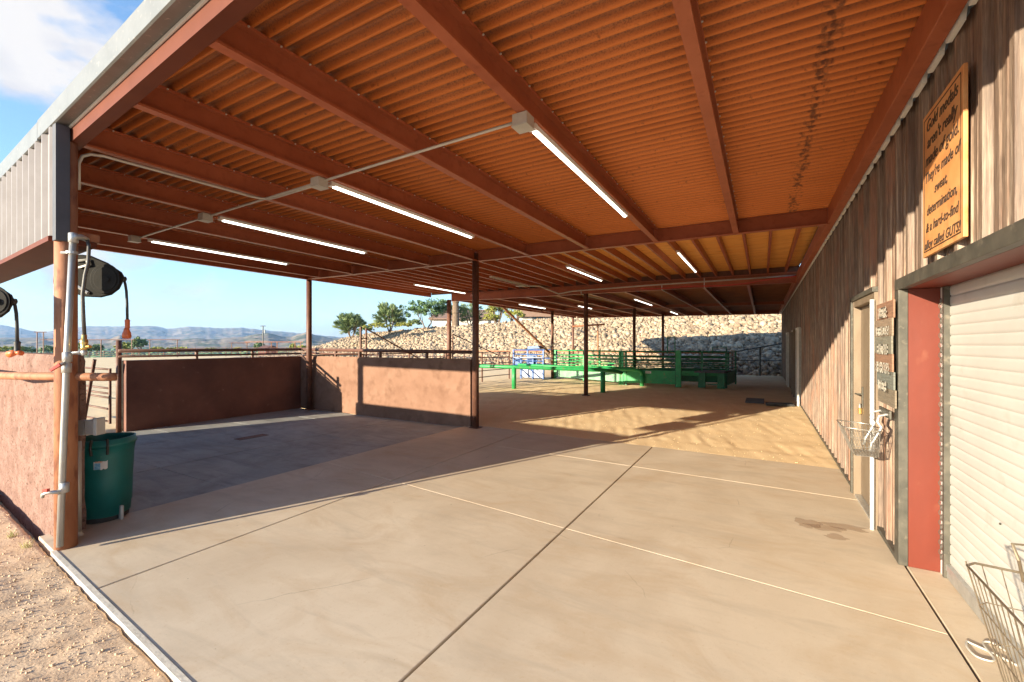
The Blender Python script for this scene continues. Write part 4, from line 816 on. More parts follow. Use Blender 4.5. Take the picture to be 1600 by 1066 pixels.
# reels
def reel(du, dv, d, lab, cordlab, tip, nm='hose_reel'):
    q = lambda u, v, dd=0.0: at_depth(u + du, d + dd, v=v + dv)
    c0 = q(150, 433)
    r = thing(nm, tuple(c0), lab, 'reel', 'reels on the canopy posts'); ORG[r] = c0
    out = [(86, 404), (100, 399), (128, 398), (142, 400), (168, 411), (190, 426), (193, 432), (191, 442), (186, 452), (174, 461), (158, 465), (134, 464), (120, 460), (96, 461), (86, 456), (83, 440)]
    a = [q(u, v, 0.0) for u, v in out]; b = [q(u + 1, v, 0.17) for u, v in out]
    a2 = [q(140 + (u - 140) * 0.96, 433 + (v - 433) * 0.94, -0.02) for u, v in out]; n = len(out)
    mb = MB(); mb.add(a2 + a + b, [tuple(range(n))] + [(k * n + i, k * n + (i + 1) % n, (k + 1) * n + (i + 1) % n, (k + 1) * n + i) for k in (0, 1) for i in range(n)] + [tuple(range(2 * n, 3 * n))[::-1]])
    obj('casing', mb, M['reel_plastic'], r, bevel=0.004)
    def disc(u, v, ru, dd0, dd1, n=28):
        A = [q(u + math.cos(t) * ru, v + math.sin(t) * ru, dd0) for t in [2 * math.pi * k / n for k in range(n)]]
        B = [q(u + math.cos(t) * ru * 0.96, v + math.sin(t) * ru * 0.96, dd1) for t in [2 * math.pi * k / n for k in range(n)]]
        return MB().add(A + B, [tuple(range(n)), tuple(range(n, 2 * n))] + [(i, (i + 1) % n, n + (i + 1) % n, n + i) for i in range(n)])
    obj('side_cover', disc(164, 436, 24, -0.018, -0.05), M['reel_plastic'], r)
    obj('ring', disc(164, 436, 19, -0.052, -0.058), M['reel_plastic'], r)
    obj('hub', disc(165, 436, 5, -0.06, -0.075), M['reel_plastic'], r)
    obj('bracket', MB().tube([q(120, 408, -0.03), q(136, 406, -0.04), q(138, 414, -0.04), q(124, 418, -0.03)], 0.012, 6), M['galv'], r); obj('bracket', MB().tube([q(122, 448, -0.03), q(138, 458, -0.03)], 0.014, 6), M['galv'], r)
    co_ = q(193, 436, 0.05); cr = thing('cord_end', tuple(co_), cordlab, 'cord', 'cords hanging from the reels'); ORG[cr] = co_
    obj('grommet', MB().lathe([(0.018, -0.02), (0.024, 0), (0.018, 0.02)], co_ + Vector((0, 0, -0.0)), 10), M['rubber'], cr)
    obj('cord', MB().tube([co_, q(195.5, 443, 0.05), q(197.5, 455, 0.05), q(198.5, 475, 0.05), q(199, 500, 0.05)], 0.0105, 8), M['rubber'], cr, smooth=True)
    e_ = q(199, 507, 0.05)
    obj('grip', MB().lathe([(0.012, 0.045), (0.02, 0.035), (0.018, 0.02), (0.018, -0.03), (0.021, -0.035)], e_, 12), M['orange'] if tip == 0 else M['rubber'], cr, smooth=True)
    if tip == 0:
        e2 = q(198, 522, 0.05); mb = MB().lathe([(0.018, 0.05), (0.022, 0.03), (0.03, 0.01), (0.034, -0.02), (0.028, -0.04), (0.016, -0.042), (0.014, -0.02)], e2, 14)
        obj('socket', mb, M['orange'], cr, smooth=True); obj('socket_face', MB().lathe([(0.017, -0.043), (0.017, -0.037)], e2, 12), M['rubber'], cr)
    else:
        e2 = q(198, 515, 0.05)
        obj('socket', MB().tube([e2, e2 + Vector((-0.05, -0.03, -0.02))], 0.02, 10, r1=0.026).tube([e2, e2 + Vector((0.035, 0.02, -0.012))], 0.018, 10), M['orange'], cr, smooth=True)
    return r
reel(0, 0, 3.84, 'dark grey cord reel with round cover mounted high behind the rusty corner post', 'black cord ending in an orange connector, hanging from the reel at the corner post', 0)



reel(-172, 35, 3.35, 'dark reel at the far left edge, only its tip in view', 'black cord with double orange coupling hanging at the far left edge', 1)
# guard pipe
q = lambda u, v, d: at_depth(u, d, v=v)
gpz = 1.385
tag(obj('guard_pipe', MB().tube([(-8.6, 1.30, gpz + 0.0), (-6.85, 1.24, gpz), (-6.2, 1.20, gpz - 0.02), (-5.7, 1.24, gpz - 0.012), (-5.2, 1.285, gpz), (-4.66, 1.50, gpz), (-4.63, 1.56, gpz)], 0.034, 14), M['rust_post'], loc=(-6, 1.25, gpz), smooth=True), 'thick tan guard pipe running along the pink stucco wall past the corner post', 'pipe')
# electrical boxes
eb = thing('outlet_box', (-4.90, 1.63, 0), 'grey weatherproof outlet box on a conduit behind the corner post', 'outlet box')
e0 = q(122, 838, 3.82); ORG[eb] = Vector((-4.90, 1.63, 0))
obj('riser', MB().tube([e0, q(122, 690, 3.82)], 0.024, 12), M['conduit'], eb, smooth=True)
obj('foot', MB().lathe([(0.045, 0), (0.03, 0.02), (0.024, 0.04)], e0, 12), M['conduit'], eb)
cbx = q(135, 669, 3.82)
def rbox(c, w, h, dpt, m, name, parent, bev=0.004):   # box facing roughly the camera side of the post
    ux = Vector((CT, ST, 0)) * w / 2; uy = Vector((-ST, CT, 0)) * dpt / 2; z = Vector((0, 0, h / 2))
    return obj(name, MB().hexa([c - ux - uy - z, c + ux - uy - z, c + ux + uy - z, c - ux + uy - z], [c - ux - uy + z, c + ux - uy + z, c + ux + uy + z, c - ux + uy + z]), m, parent, bevel=bev)
rbox(q(130, 668, 3.82), 0.075, 0.125, 0.07, M['box_grey'], 'box_body', eb); rbox(q(145.5, 667, 3.80), 0.075, 0.125, 0.075, M['box_grey'], 'cover', eb); rbox(q(155, 666, 3.78), 0.03, 0.145, 0.085, M['box_grey'], 'lid', eb)
obj('hinge', MB().tube([q(147, 654, 3.78), q(150, 660, 3.76)], 0.01, 6), M['box_grey'], eb)
# teal trash can
tcx = q(162, 800, 4.22); tcx.z = 0
tcn = thing('trash_can', tuple(tcx), 'tall teal plastic trash can with torn label standing beside the corner post', 'trash can'); ORG[tcn] = tcx
prof = [(0.185, 0.045), (0.195, 0.05), (0.2, 0.14), (0.206, 0.145), (0.212, 0.40), (0.222, 0.62), (0.232, 0.70), (0.242, 0.705), (0.243, 0.73), (0.232, 0.737), (0.234, 0.765), (0.226, 0.768), (0.222, 0.74), (0.205, 0.45), (0.185, 0.075)]
mb = MB(); n = 40; vs = []
for r_, h_ in prof:
    for k in range(n):
        a = 2 * math.pi * k / n; ca, sa = math.cos(a), math.sin(a)
        sq = 1.0 + 0.035 * math.cos(4 * a)
        vs.append(tcx + Vector((ca * r_ * sq, sa * r_ * sq, h_)))
m_ = len(prof); mb.add(vs, [(i * n + k, i * n + (k + 1) % n, (i + 1) * n + (k + 1) % n, (i + 1) * n + k) for i in range(m_ - 1) for k in range(n)] + [tuple(range(n))[::-1], tuple(range((m_ - 1) * n, m_ * n))])
obj('bucket', mb, M['can_green'], tcn, smooth=True)
obj('base', MB().lathe([(0.17, 0.0), (0.185, 0.012), (0.186, 0.05), (0.15, 0.052)], tcx, 32), M['rubber'], tcn)
fwd = Vector((-tcx.x, -tcx.y, 0)).normalized(); rt_ = Vector((-fwd.y, fwd.x, 0))
def on_can(a, h, off=0.0):   # a: angle from the camera-facing side
    rr_ = np.interp(h, [p[1] for p in prof[:12]], [p[0] for p in prof[:12]]) * (1.0 + 0.035 * math.cos(4 * (math.atan2(fwd.y, fwd.x) + a))) + off
    return tcx + (fwd * math.cos(a) + rt_ * math.sin(a)) * rr_ + Vector((0, 0, h))
def can_patch(a0, a1, h0, h1, m, name, off=0.003, jag=0.0, seed=1):
    rr = random.Random(seed); A = [on_can(a0 + (a1 - a0) * k / 10, h0 + rr.uniform(0, jag), off) for k in range(11)]; B = [on_can(a0 + (a1 - a0) * k / 10, h1 - rr.uniform(0, jag), off) for k in range(11)]
    A2 = [on_can(a0 + (a1 - a0) * k / 10, h0, off - 0.0015) for k in range(11)]; B2_ = [on_can(a0 + (a1 - a0) * k / 10, h1, off - 0.0015) for k in range(11)]
    return obj(name, MB().add(A + B, [(k, k + 1, 12 + k, 11 + k) for k in range(10)]), m, tcn)
lb = can_patch(-0.32, 0.12, 0.50, 0.585, M['paper'], 'paper_label', 0.003, 0.012, 3)
can_patch(-0.30, -0.10, 0.505, 0.565, M['label_blue'], 'label_print', 0.0045); can_patch(-0.27, -0.04, 0.568, 0.58, M['label_orange'], 'label_print', 0.0045)
for a in (-0.36, 0.10):
    obj('handle_bracket', MB().tube([on_can(a, 0.78, 0.012), on_can(a, 0.72, 0.018), on_can(a, 0.64, 0.02)], 0.011, 6), M['rubber'], tcn)
obj('handle', MB().tube([on_can(-0.36, 0.69, 0.022), on_can(-0.13, 0.69, 0.026), on_can(0.10, 0.69, 0.022)], 0.007, 6), M['can_green'], tcn)
for a in (-1.25, 0.62):
    p = on_can(a, 0.065, 0.012); obj('wheel', MB().box(p.x - 0.024, p.x + 0.024, p.y - 0.014, p.y + 0.014, 0.0, 0.13), M['box_grey'], tcn, bevel=0.008)

# gate at the left of the pen
gt_ = thing('pipe_gate', (-11.6, 3.45, 0), 'brown pipe gate standing between the corner post and the dark pen wall', 'gate')
ga, gb_ = Vector((-13.4, 3.62, 0)), Vector((-10.95, 3.59, 0))
gm = MB()
for z in (0.16, 0.40, 0.62, 0.70, 0.80, 0.98, 1.17): gm.tube([ga + Vector((0, 0, z)), gb_ + Vector((0, 0, z))], 0.019, 8)
obj('rails', gm, M['brown_steel'], gt_, smooth=True)
obj('stile', MB().tube([gb_ + Vector((0, 0, 0.12)), gb_ + Vector((0, 0, 1.19))], 0.024, 8), M['brown_steel'], gt_); obj('stile', MB().tube([ga + Vector((0, 0, 0.12)), ga + Vector((0, 0, 1.19))], 0.024, 8), M['brown_steel'], gt_)
obj('latch', MB().tube([gb_ + Vector((0, 0, 0.62)), gb_ + Vector((0.2, 0.03, 0.62))], 0.014, 6), M['trim_dark'], gt_)
tag(obj('gate_post', MB().tube([(-10.73, 3.65, -0.05), (-10.73, 3.65, 1.73)], 0.045, 14), M['brown_steel'], loc=(-10.73, 3.65, 0), smooth=True), 'brown round post at the near end of the dark pen wall', 'post')
tag(obj('leaning_bar', MB().tube([q(132, 656, 8.4), q(148, 562, 8.2)], 0.028, 8), M['brown_steel'], loc=tuple(q(132, 656, 8.4))), 'brown bar leaning behind the pipe gate', 'bar')

# baskets on the barn wall
def basket(y0, y1, xi, xo, zt, zb, lab, mw, hooks):
    r = thing('wire_basket', (xi, (y0 + y1) / 2, zt), lab, 'basket', 'wire baskets on the barn wall')
    sh = 0.07; ti = [(xi, y0), (xo, y0), (xo, y1), (xi, y1)]; bi = [(xi - 0.0, y0 + sh), (xo + sh * 1.2, y0 + sh), (xo + sh * 1.2, y1 - sh), (xi, y1 - sh)]
    T = [Vector((x, y, zt + (0.0 if x == xi else 0.02))) for x, y in ti]; Bq = [Vector((x, y, zb)) for x, y in bi]
    def ring(P, rad):
        pts = []
        for i in range(4):
            a, b = P[i], P[(i + 1) % 4]; pts += [a.lerp(b, 0.08), a.lerp(b, 0.5), a.lerp(b, 0.92)]
        pts.append(pts[0]); return MB().tube(pts, rad, 6, cap=False)
    obj('rim', ring(T, 0.0045), mw, r, smooth=True)
    cg = MB()
    for t in (0.33, 0.66, 1.0):
        P = [a.lerp(b, t) for a, b in zip(T, Bq)]; cg.add(*(lambda m: (m.v, m.f))(ring(P, 0.0022 if t < 1 else 0.003)))
    for i in range(4):
        a, b, c, d = T[i], T[(i + 1) % 4], Bq[i], Bq[(i + 1) % 4]; n = 12 if i % 2 == 1 else 8
        for k in range(1, n): cg.tube([a.lerp(b, k / n), c.lerp(d, k / n)], 0.0018, 4)
        cg.tube([a.lerp(b, 0.02), c.lerp(d, 0.02)], 0.003, 5)
    for k in range(1, 12): cg.tube([Bq[0].lerp(Bq[3], k / 12), Bq[1].lerp(Bq[2], k / 12)], 0.0018, 4)
    for k in range(1, 7): cg.tube([Bq[0].lerp(Bq[1], k / 7), Bq[3].lerp(Bq[2], k / 7)], 0.0018, 4)
    obj('wire_cage', cg, mw, r)
    for y in hooks:
        obj('hook', MB().tube([(0.868, y, zt + 0.13), (0.845, y, zt + 0.13), (0.80, y, zt + 0.115), (0.79, y - 0.005, zt + 0.07), (0.815, y - 0.01, zt + 0.03), (0.80, y - 0.012, zt - 0.01), (0.755, y - 0.02, zt - 0.10), (0.74, y - 0.02, zt - 0.16)], 0.011, 8), M['galv'], r, smooth=True)
    if hooks: obj('back_plate', MB().box(0.855, 0.868, min(hooks) - 0.06, max(hooks) + 0.06, zt + 0.10, zt + 0.165), M['trim_dark'], r, bevel=0.003)
    return r
basket(4.38, 4.78, 0.80, 0.565, 0.97, 0.76, 'silver wire bicycle basket hooked on the wall under the weathered sign', M['wire'], (4.46, 4.70))
basket(1.80, 2.33, 1.09, 0.67, 0.80, 0.42, 'larger wire basket hanging in front of the white roll-up door', M['wire_dark'], ())
bk = bpy.data.objects['wire_basket.001']
obj('support', MB().tube([(1.09, 2.2, 0.80), (1.13, 2.2, 0.86), (1.15, 2.2, 0.9)], 0.008, 6).tube([(1.09, 1.95, 0.80), (1.13, 1.95, 0.86), (1.15, 1.95, 0.9)], 0.008, 6), M['wire_dark'], bk)
hw = at_depth(1582, 1.55, v=850)
tag(obj('wire_hanger', MB().tube([hw + Vector((0.2, 0.11, -0.02)), hw, hw + Vector((0.012, -0.01, -0.05)), hw + Vector((0.03, 0.01, -0.13))], 0.005, 6), M['wire_dark'], loc=tuple(hw)), 'bent wire sticking out at the right edge above the larger basket', 'wire')
cdm = MB(); cp = [(0.985, 3.37), (1.04, 3.33), (1.10, 3.28), (1.16, 3.22)]
cdm.tube([(x, y, 0.006) for x, y in cp], 0.006, 6)
lp = [(0.985, 3.37), (0.965, 3.30), (0.98, 3.23), (1.03, 3.21), (1.055, 3.26), (1.05, 3.33), (1.06, 3.40), (1.10, 3.41), (1.14, 3.35), (1.155, 3.29)]
def cat(P, k=6):
    P = [Vector(p) for p in P]; Q = []
    for i in range(len(P) - 1):
        a, b, c, d = P[max(i - 1, 0)], P[i], P[i + 1], P[min(i + 2, len(P) - 1)]
        for j in range(k):
            t = j / k; Q.append(0.5 * ((2 * b) + (c - a) * t + (2 * a - 5 * b + 4 * c - d) * t * t + (3 * b - a - 3 * c + d) * t ** 3))
    return Q + [P[-1]]
cdm.tube(cat([(x, y, 0.008 + 0.004 * (i % 2)) for i, (x, y) in enumerate(lp)]), 0.005, 6)
tag(obj('electric_cord', cdm, M['conduit'], loc=(1.05, 3.3, 0)), 'cream electric cord looped on the concrete by the roll-up door', 'cord')
# floor stain is a real thin spill mark
def blob(cx, cy, rx, ry, seed, n=40):
    rr = random.Random(seed); ph = [rr.uniform(0, 6) for _ in range(5)]
    return [(cx + math.cos(t) * rx * (1 + 0.22 * math.sin(3 * t + ph[0]) + 0.12 * math.sin(7 * t + ph[1]) + 0.06 * math.sin(13 * t + ph[2])), cy + math.sin(t) * ry * (1 + 0.22 * math.sin(2 * t + ph[3]) + 0.12 * math.sin(5 * t + ph[4])), 0.0035) for t in [2 * math.pi * k / n for k in range(n)]]
st = MB(); 
for (a, b, c, d, e) in [(0.36, 4.88, 0.10, 0.14, 1), (0.50, 4.84, 0.14, 0.08, 2), (0.66, 4.95, 0.16, 0.09, 6), (0.55, 4.66, 0.08, 0.06, 9)]:
    bl = blob(a, b, c, d, e); st.add([(x, y, 0.003 + 0.0004 * e * 0.3) for x, y, z in bl], [tuple(range(40))])
sm, snt, sb = newmat('spill_stain'); sb.inputs['Base Color'].default_value = (0.36, 0.22, 0.13, 1); sb.inputs['Roughness'].default_value = 0.8; sb.inputs['Alpha'].default_value = 0.3
tag(obj('floor_stain', st, sm, loc=(0.5, 4.8, 0)), kind='structure')
# mats on the sand
tag(obj('rubber_mat', MB().box(-0.42, 0.05, 14.15, 15.25, 0.0, 0.03), M['mat_grey'], loc=(-0.2, 14.7, 0)), 'flat grey rubber mat lying on the sand near the far doors', 'mat')
tag(obj('rubber_mat', MB().hexa([(0.1, 13.75, 0.0), (0.75, 13.9, 0.0), (0.72, 14.3, 0.0), (0.08, 14.2, 0.0)], [(0.1, 13.75, 0.05), (0.75, 13.9, 0.05), (0.72, 14.3, 0.05), (0.08, 14.2, 0.05)]), M['rubber'], loc=(0.4, 14, 0)), 'black ramp mat against the far door of the barn', 'mat')

# ---------------------------------------------------------------- arena: fence line, chutes, green rail
def fence(name, a, b, zs, rad, posts, ph, lab, m, pr=0.035):
    a, b = Vector(a), Vector(b); r = thing(name, tuple(a), lab, 'fence'); ORG[r] = a
    for z in zs: obj('rail', MB().tube([a + Vector((0, 0, z)), b + Vector((0, 0, z))], rad, 6), m, r)
    n = posts
    for k in range(n + 1):
        p = a.lerp(b, k / n); obj('fence_post', MB().tube([p + Vector((0, 0, -0.2)), p + Vector((0, 0, ph))], pr, 8), m, r)
    return r
fence('pipe_fence', (-10.95, 7.7, 0), (-10.95, 14.0, 0), (0.35, 0.62, 0.88, 1.12, 1.34), 0.02, 3, 1.36, 'brown pipe fence panels behind the pen continuing away from the camera', M['brown_steel'])
fence('pipe_fence', (-10.95, 14.2, 0), (-10.75, 18.7, 0), (0.2, 0.48, 0.78, 1.06, 1.30), 0.02, 2, 1.32, 'brown pipe fence panels leading up to the blue chute', M['brown_steel'])
for (ya, yb, za, lab) in [(9.66, 12.4, 2.2, 'tall brown gate frame with slanting brace nearer the camera'), (14.15, 18.0, 2.12, 'tall brown gate frame with slanting brace beside the blue chute')]:
    t = thing('braced_gate', (-10.9, ya, 0), lab, 'gate')
    obj('post', MB().tube([(-10.9, ya, 0), (-10.9, ya, za)], 0.035, 8), M['brown_steel'], t); obj('stile', MB().tube([(-10.9, ya + 0.22, 0), (-10.9, ya + 0.22, za - 0.03)], 0.03, 8), M['brown_steel'], t)
    obj('brace', MB().tube([(-10.9, ya + 0.22, za - 0.05), (-10.9, yb, 1.12)], 0.025, 8), M['brown_steel'], t)
    obj('hinge', MB().tube([(-10.9, ya, za - 0.35), (-10.9, ya + 0.22, za - 0.35)], 0.02, 6), M['brown_steel'], t)
fence('bank_fence', (-1.4, 26.9, 0), (-46, 26.6, 0), (0.25, 0.5, 0.75, 1.0), 0.02, 15, 1.2, 'long brown pipe fence along the foot of the rock bank', M['brown_steel'])
tag(obj('top_rail_band', MB().box(-46, -1.5, 26.93, 26.97, 1.14, 1.24), M['rust_post'], loc=(-20, 26.95, 1.2)), 'wide rusty top rail board behind the long pipe fence at the rock bank', 'rail')
sf_ = thing('side_fence', (-0.2, 26.9, 0), 'dark fence with slanting top rail closing the gap to the barn end', 'fence')
obj('top_rail', MB().tube([(-1.45, 26.85, 1.22), (0.95, 27.0, 1.72)], 0.03, 8), M['trim_dark'], sf_)
obj('rail', MB().tube([(-1.45, 26.85, 0.8), (0.95, 27.0, 0.8)], 0.02, 8), M['trim_dark'], sf_)
for x, z in ((-1.45, 1.25), (-0.1, 1.52), (0.92, 1.75)): obj('fence_post', MB().tube([(x, 26.9, -0.05), (x, 26.9, z)], 0.04, 8), M['trim_dark'], sf_)
ff = thing('pipe_gateway', (-9.2, 25.3, 0), 'rusty goalpost-like pipe frame in front of the rock bank', 'frame')
obj('crossbar', MB().tube([(-10.05, 25.2, 2.75), (-8.15, 25.6, 2.85)], 0.05, 8), M['rust_post'], ff); obj('upright', MB().tube([(-8.55, 25.5, 0), (-8.55, 25.5, 2.8)], 0.045, 8), M['rust_post'], ff)
gr_ = thing('green_rail', (-8.13, 14.5, 0), 'bright green pipe rail on short posts in front of the chutes', 'rail')
Z0 = 0.86; G1 = Vector((-9.9, 14.2, Z0)); G2 = Vector((-8.13, 14.5, Z0 - .01)); G3 = Vector((-5.25, 14.75, 0.66)); G4 = Vector((-4.18, 17.92, 0.68))
obj('pipe', MB().tube([(-10.9, 13.9, 0.84), (-8.13, 14.5, 0.80), (-8.0, 14.55, 0.80), (-5.1, 15.6, 0.72), (-4.75, 15.9, 0.68), (-4.55, 16.3, 0.60)], 0.07, 12), M['green'], gr_, smooth=True)
obj('pipe', MB().tube([(-9.0, 16.4, 0.78), (-7.0, 16.9, 0.72), (-4.5, 17.7, 0.66), (-4.26, 17.82, 0.62), (-4.18, 17.9, 0.52), (-4.18, 17.92, 0.3)], 0.07, 12), M['green'], gr_, smooth=True)
for (x, y, z) in [(-8.13, 14.5, 0.8), (-4.8, 14.85, 0.72), (-4.18, 17.92, 0.4)]:
    obj('post', MB().tube([(x, y, -0.02), (x, y, z)], 0.085, 12), M['green'], gr_, smooth=True)
# green roping chute
gc = thing('green_chute', (-4, 18.5, 0), 'long green steel livestock chute with rails and sheeted lower panels', 'chute')
def cpanel(a, b, zs, zlo, zhi, m_r, m_p, posts=()):
    a, b = Vector(a), Vector(b); u = (b - a).normalized(); nrm_ = Vector((-u.y, u.x, 0)) * 0.012
    for z in zs: obj('rail', MB().tube([a + Vector((0, 0, z)), b + Vector((0, 0, z))], 0.022, 8), m_r, gc)
    if zhi: obj('sheet_panel', MB().hexa([a - nrm_ + Vector((0, 0, zlo)), b - nrm_ + Vector((0, 0, zlo)), b + nrm_ + Vector((0, 0, zlo)), a + nrm_ + Vector((0, 0, zlo))], [a - nrm_ + Vector((0, 0, zhi)), b - nrm_ + Vector((0, 0, zhi)), b + nrm_ + Vector((0, 0, zhi)), a + nrm_ + Vector((0, 0, zhi))]), m_p, gc)
    for t in posts:
        p = a.lerp(b, t); obj('upright', MB().box(p.x - 0.035, p.x + 0.035, p.y - 0.035, p.y + 0.035, 0, zs[-1] + 0.03), m_r, gc)
pale = pm('pale_green', (0.15, 0.33, 0.19), (0.24, 0.42, 0.27), 4, 0.5, c3=(0.1, 0.4, 0.2), s3=9, f3=(0.6, 0.75))
zr = (0.72, 0.86, 1.0, 1.15, 1.36)
cpanel((-8.9, 19.85, 0), (-5.12, 18.05, 0), zr, 0.10, 0.57, M['green'], pale, (0, 0.03, 0.5, 1))
cpanel((-5.12, 18.06, 0), (-4.95, 18.03, 0), zr, 0.0, 1.38, M['dark_green'], M['green'])
cpanel((-4.93, 18.0, 0), (-2.86, 18.02, 0), zr, 0.10, 0.62, M['dark_green'], M['green'], (0.04, 0.98))
cpanel((-2.80, 18.05, 0), (-1.2, 18.45, 0), zr, 0.45, 0.62, M['dark_green'], M['green'], (0.0, 0.5))
cpanel((-1.2, 18.45, 0), (-0.95, 20.6, 0), zr, 0.1, 0.62, M['dark_green'], M['dark_green'], (0.05, 0.95))
cpanel((-8.5, 20.9, 0), (-4.8, 19.3, 0), zr, 0.10, 0.57, M['green'], M['green'], (0, 0.5, 1))
cpanel((-4.8, 19.3, 0), (-1.2, 20.0, 0), zr, 0.1, 0.62, M['dark_green'], M['dark_green'], (0, 0.5, 1))
for (x, y, w_, z) in [(-3.1, 18.1, 0.28, 1.95), (-1.5, 19.6, 0.5, 1.55)]:
    obj('hoop', MB().tube([(x - w_ / 2, y, 1.3), (x - w_ / 2, y, z), (x + w_ / 2, y, z), (x + w_ / 2, y, 1.3)], 0.025, 8), M['dark_green'], gc)
obj('upright', MB().box(-2.90, -2.72, 17.96, 18.10, 0, 1.42), M['green'], gc, bevel=0.004)
sp_ = [(-4.7, 0.28), (-4.4, 0.14)]
obj('name_plate', MB().box(-4.06, -3.84, 17.975, 17.985, 0.50, 0.59), M['paper'], gc)
ng = MB()
for k, x in enumerate((-4.03, -3.985, -3.94, -3.9)):
    ng.box(x, x + 0.012, 17.972, 17.974, 0.525, 0.565); ng.box(x + 0.012, x + 0.026, 17.972, 17.974, 0.555 if k % 2 else 0.525, 0.565 if k % 2 else 0.535)
obj('plate_marks', ng, M['dark_green'], gc)
ng = MB(); ng.hexa([(-4.85, 17.96, 0.1), (-4.80, 17.96, 0.1), (-4.80, 17.98, 0.1), (-4.85, 17.98, 0.1)], [(-4.88, 17.96, 0.6), (-4.83, 17.96, 0.6), (-4.83, 17.98, 0.6), (-4.88, 17.98, 0.6)])
obj('rib', ng, M['green'], gc)
tb = thing('green_stand', (-1.6, 18.3, 0), 'dark green stand with grey top and two broad legs at the end of the chute', 'stand')
obj('table_top', MB().hexa([(-2.25, 17.95, 0.58), (-1.2, 18.1, 0.58), (-1.05, 19.0, 0.60), (-2.0, 18.9, 0.60)], [(-2.25, 17.95, 0.64), (-1.2, 18.1, 0.64), (-1.05, 19.0, 0.66), (-2.0, 18.9, 0.66)]), M['mat_grey'], tb)
for (a, b) in ((-2.12, -1.86), (-1.45, -1.2)):
    obj('leg', MB().hexa([(a, 17.98, 0.02), (b, 18.02, 0.02), (b, 18.14, 0.02), (a, 18.1, 0.02)], [(a + (0.04 if a < -2 else 0), 17.98, 0.575), (b, 18.02, 0.575), (b, 18.14, 0.575), (a + (0.04 if a < -2 else 0), 18.1, 0.575)]), M['dark_green'], tb, bevel=0.004)
obj('stretcher', MB().tube([(-2.0, 18.06, 0.16), (-1.3, 18.1, 0.16)], 0.02, 6).tube([(-2.0, 18.06, 0.3), (-1.3, 18.1, 0.3)], 0.02, 6), M['dark_green'], tb)
# blue squeeze chute
bl = thing('blue_chute', (-9.8, 18.9, 0), 'blue steel squeeze chute with white lower panels left of the green chute', 'chute')
x0, x1, y0, y1 = -10.62, -9.0, 18.9, 20.4
for x in (x0, -10.2, -9.55, x1 + 0.0):
    for y in ((y0, y1) if x in (x0, x1) else (y0,)): obj('upright', MB().box(x - 0.04, x + 0.04, y - 0.04, y + 0.04, 0, 1.40 if x in (x0, x1) else 1.1), M['blue'], bl)
for z in (0.66, 0.86, 1.02, 1.18, 1.38): obj('rail', MB().tube([(x0, y0 - 0.02, z), (x1, y0 - 0.02, z)], 0.026, 8), M['blue'] if z != 1.02 else M['pale_blue'], bl); 
for z in (0.66, 0.95, 1.38): obj('rail', MB().tube([(x0, y1, z), (x1, y1, z)], 0.026, 8), M['blue'], bl); obj('rail', MB().tube([(x0, y0, z), (x0, y1, z)], 0.026, 8), M['blue'], bl)
obj('lower_panel', MB().box(-10.25, x1 - 0.05, y0 - 0.012, y0 + 0.012, 0.06, 0.52), M['pale_blue'], bl)
obj('side_panel', MB().box(-10.55, -10.25, y0 + 0.02, y0 + 0.04, 0.5, 1.05), M['blue'], bl); obj('head_gate', MB().box(-9.9, -9.4, y0 + 0.1, y0 + 0.14, 0.62, 1.12), M['blue'], bl)
obj('top_cover', MB().hexa([(-9.85, 18.9, 1.42), (-9.2, 18.9, 1.48), (-9.2, 19.6, 1.5), (-9.85, 19.6, 1.42)], [(-9.85, 18.9, 1.55), (-9.3, 18.9, 1.6), (-9.3, 19.6, 1.62), (-9.85, 19.6, 1.55)]), M['blue'], bl)
obj('brace', MB().tube([(-10.2, y0 - 0.04, 0.5), (-9.7, y0 - 0.04, 0.08)], 0.018, 6).tube([(-9.7, y0 - 0.04, 0.5), (-9.2, y0 - 0.04, 0.08)], 0.018, 6), M['blue'], bl)
obj('lever_arm', MB().tube([(-9.3, 19.2, 1.45), (-8.3, 19.4, 1.75)], 0.02, 6).tube([(-9.3, 19.2, 1.45), (-8.6, 19.1, 0.9)], 0.025, 6), M['trim_dark'], bl)

# ---------------------------------------------------------------- rock bank
cx_ = np.array([-60, -53, -49.9, -47.9, -45.6, -43.3, -38.9, -34, -29.5, -25.3, -21.5, -18, -14.8, -11.8, -9, -6.4, 8.0]); cz_ = -0.16 + np.array([0.3, 0.5, 1.0, 1.7, 2.55, 3.0, 3.28, 3.56, 3.75, 3.86, 4.09, 4.29, 4.49, 4.72, 4.78, 4.8, 4.85])
FOOT, CREST = 28.0, 38.0
def bank_z(x, y):
    zt = np.interp(x, cx_, cz_); foot = np.where(x > -1.6, 27.3, FOOT)
    t = np.clip((y - foot) / (CREST - foot), 0, 1.0); z = zt * t ** 0.95 - 0.1
    return z + (vnoise(x * 0.5, y * 0.5, 77) - 0.5) * 0.25 * np.sin(np.pi * t)
X, Y = np.meshgrid(np.linspace(-60, 9, 200), np.concatenate([np.linspace(27.0, 38.4, 50), np.linspace(39, 62, 20)]), indexing='ij')
Zb = bank_z(X, Y); Zb = np.where(Y > 38.0, Zb - 0.02 * (Y - 38.0), Zb)
v = np.stack([X, Y, Zb], -1).reshape(-1, 3); nr, na = X.shape; i = np.arange(nr - 1)[:, None] * na + np.arange(na - 1)[None, :]
tag(npobj('embankment', v, np.stack([i, i + na, i + na + 1, i + 1], -1).reshape(-1, 4), M['bank']), kind='structure')
bm = bmesh.new(); bmesh.ops.create_icosphere(bm, subdivisions=1, radius=1); bm.verts.ensure_lookup_table()
iv = np.array([v.co[:] for v in bm.verts]); fi = np.array([[v.index for v in f.verts] for f in bm.faces]); bm.free()
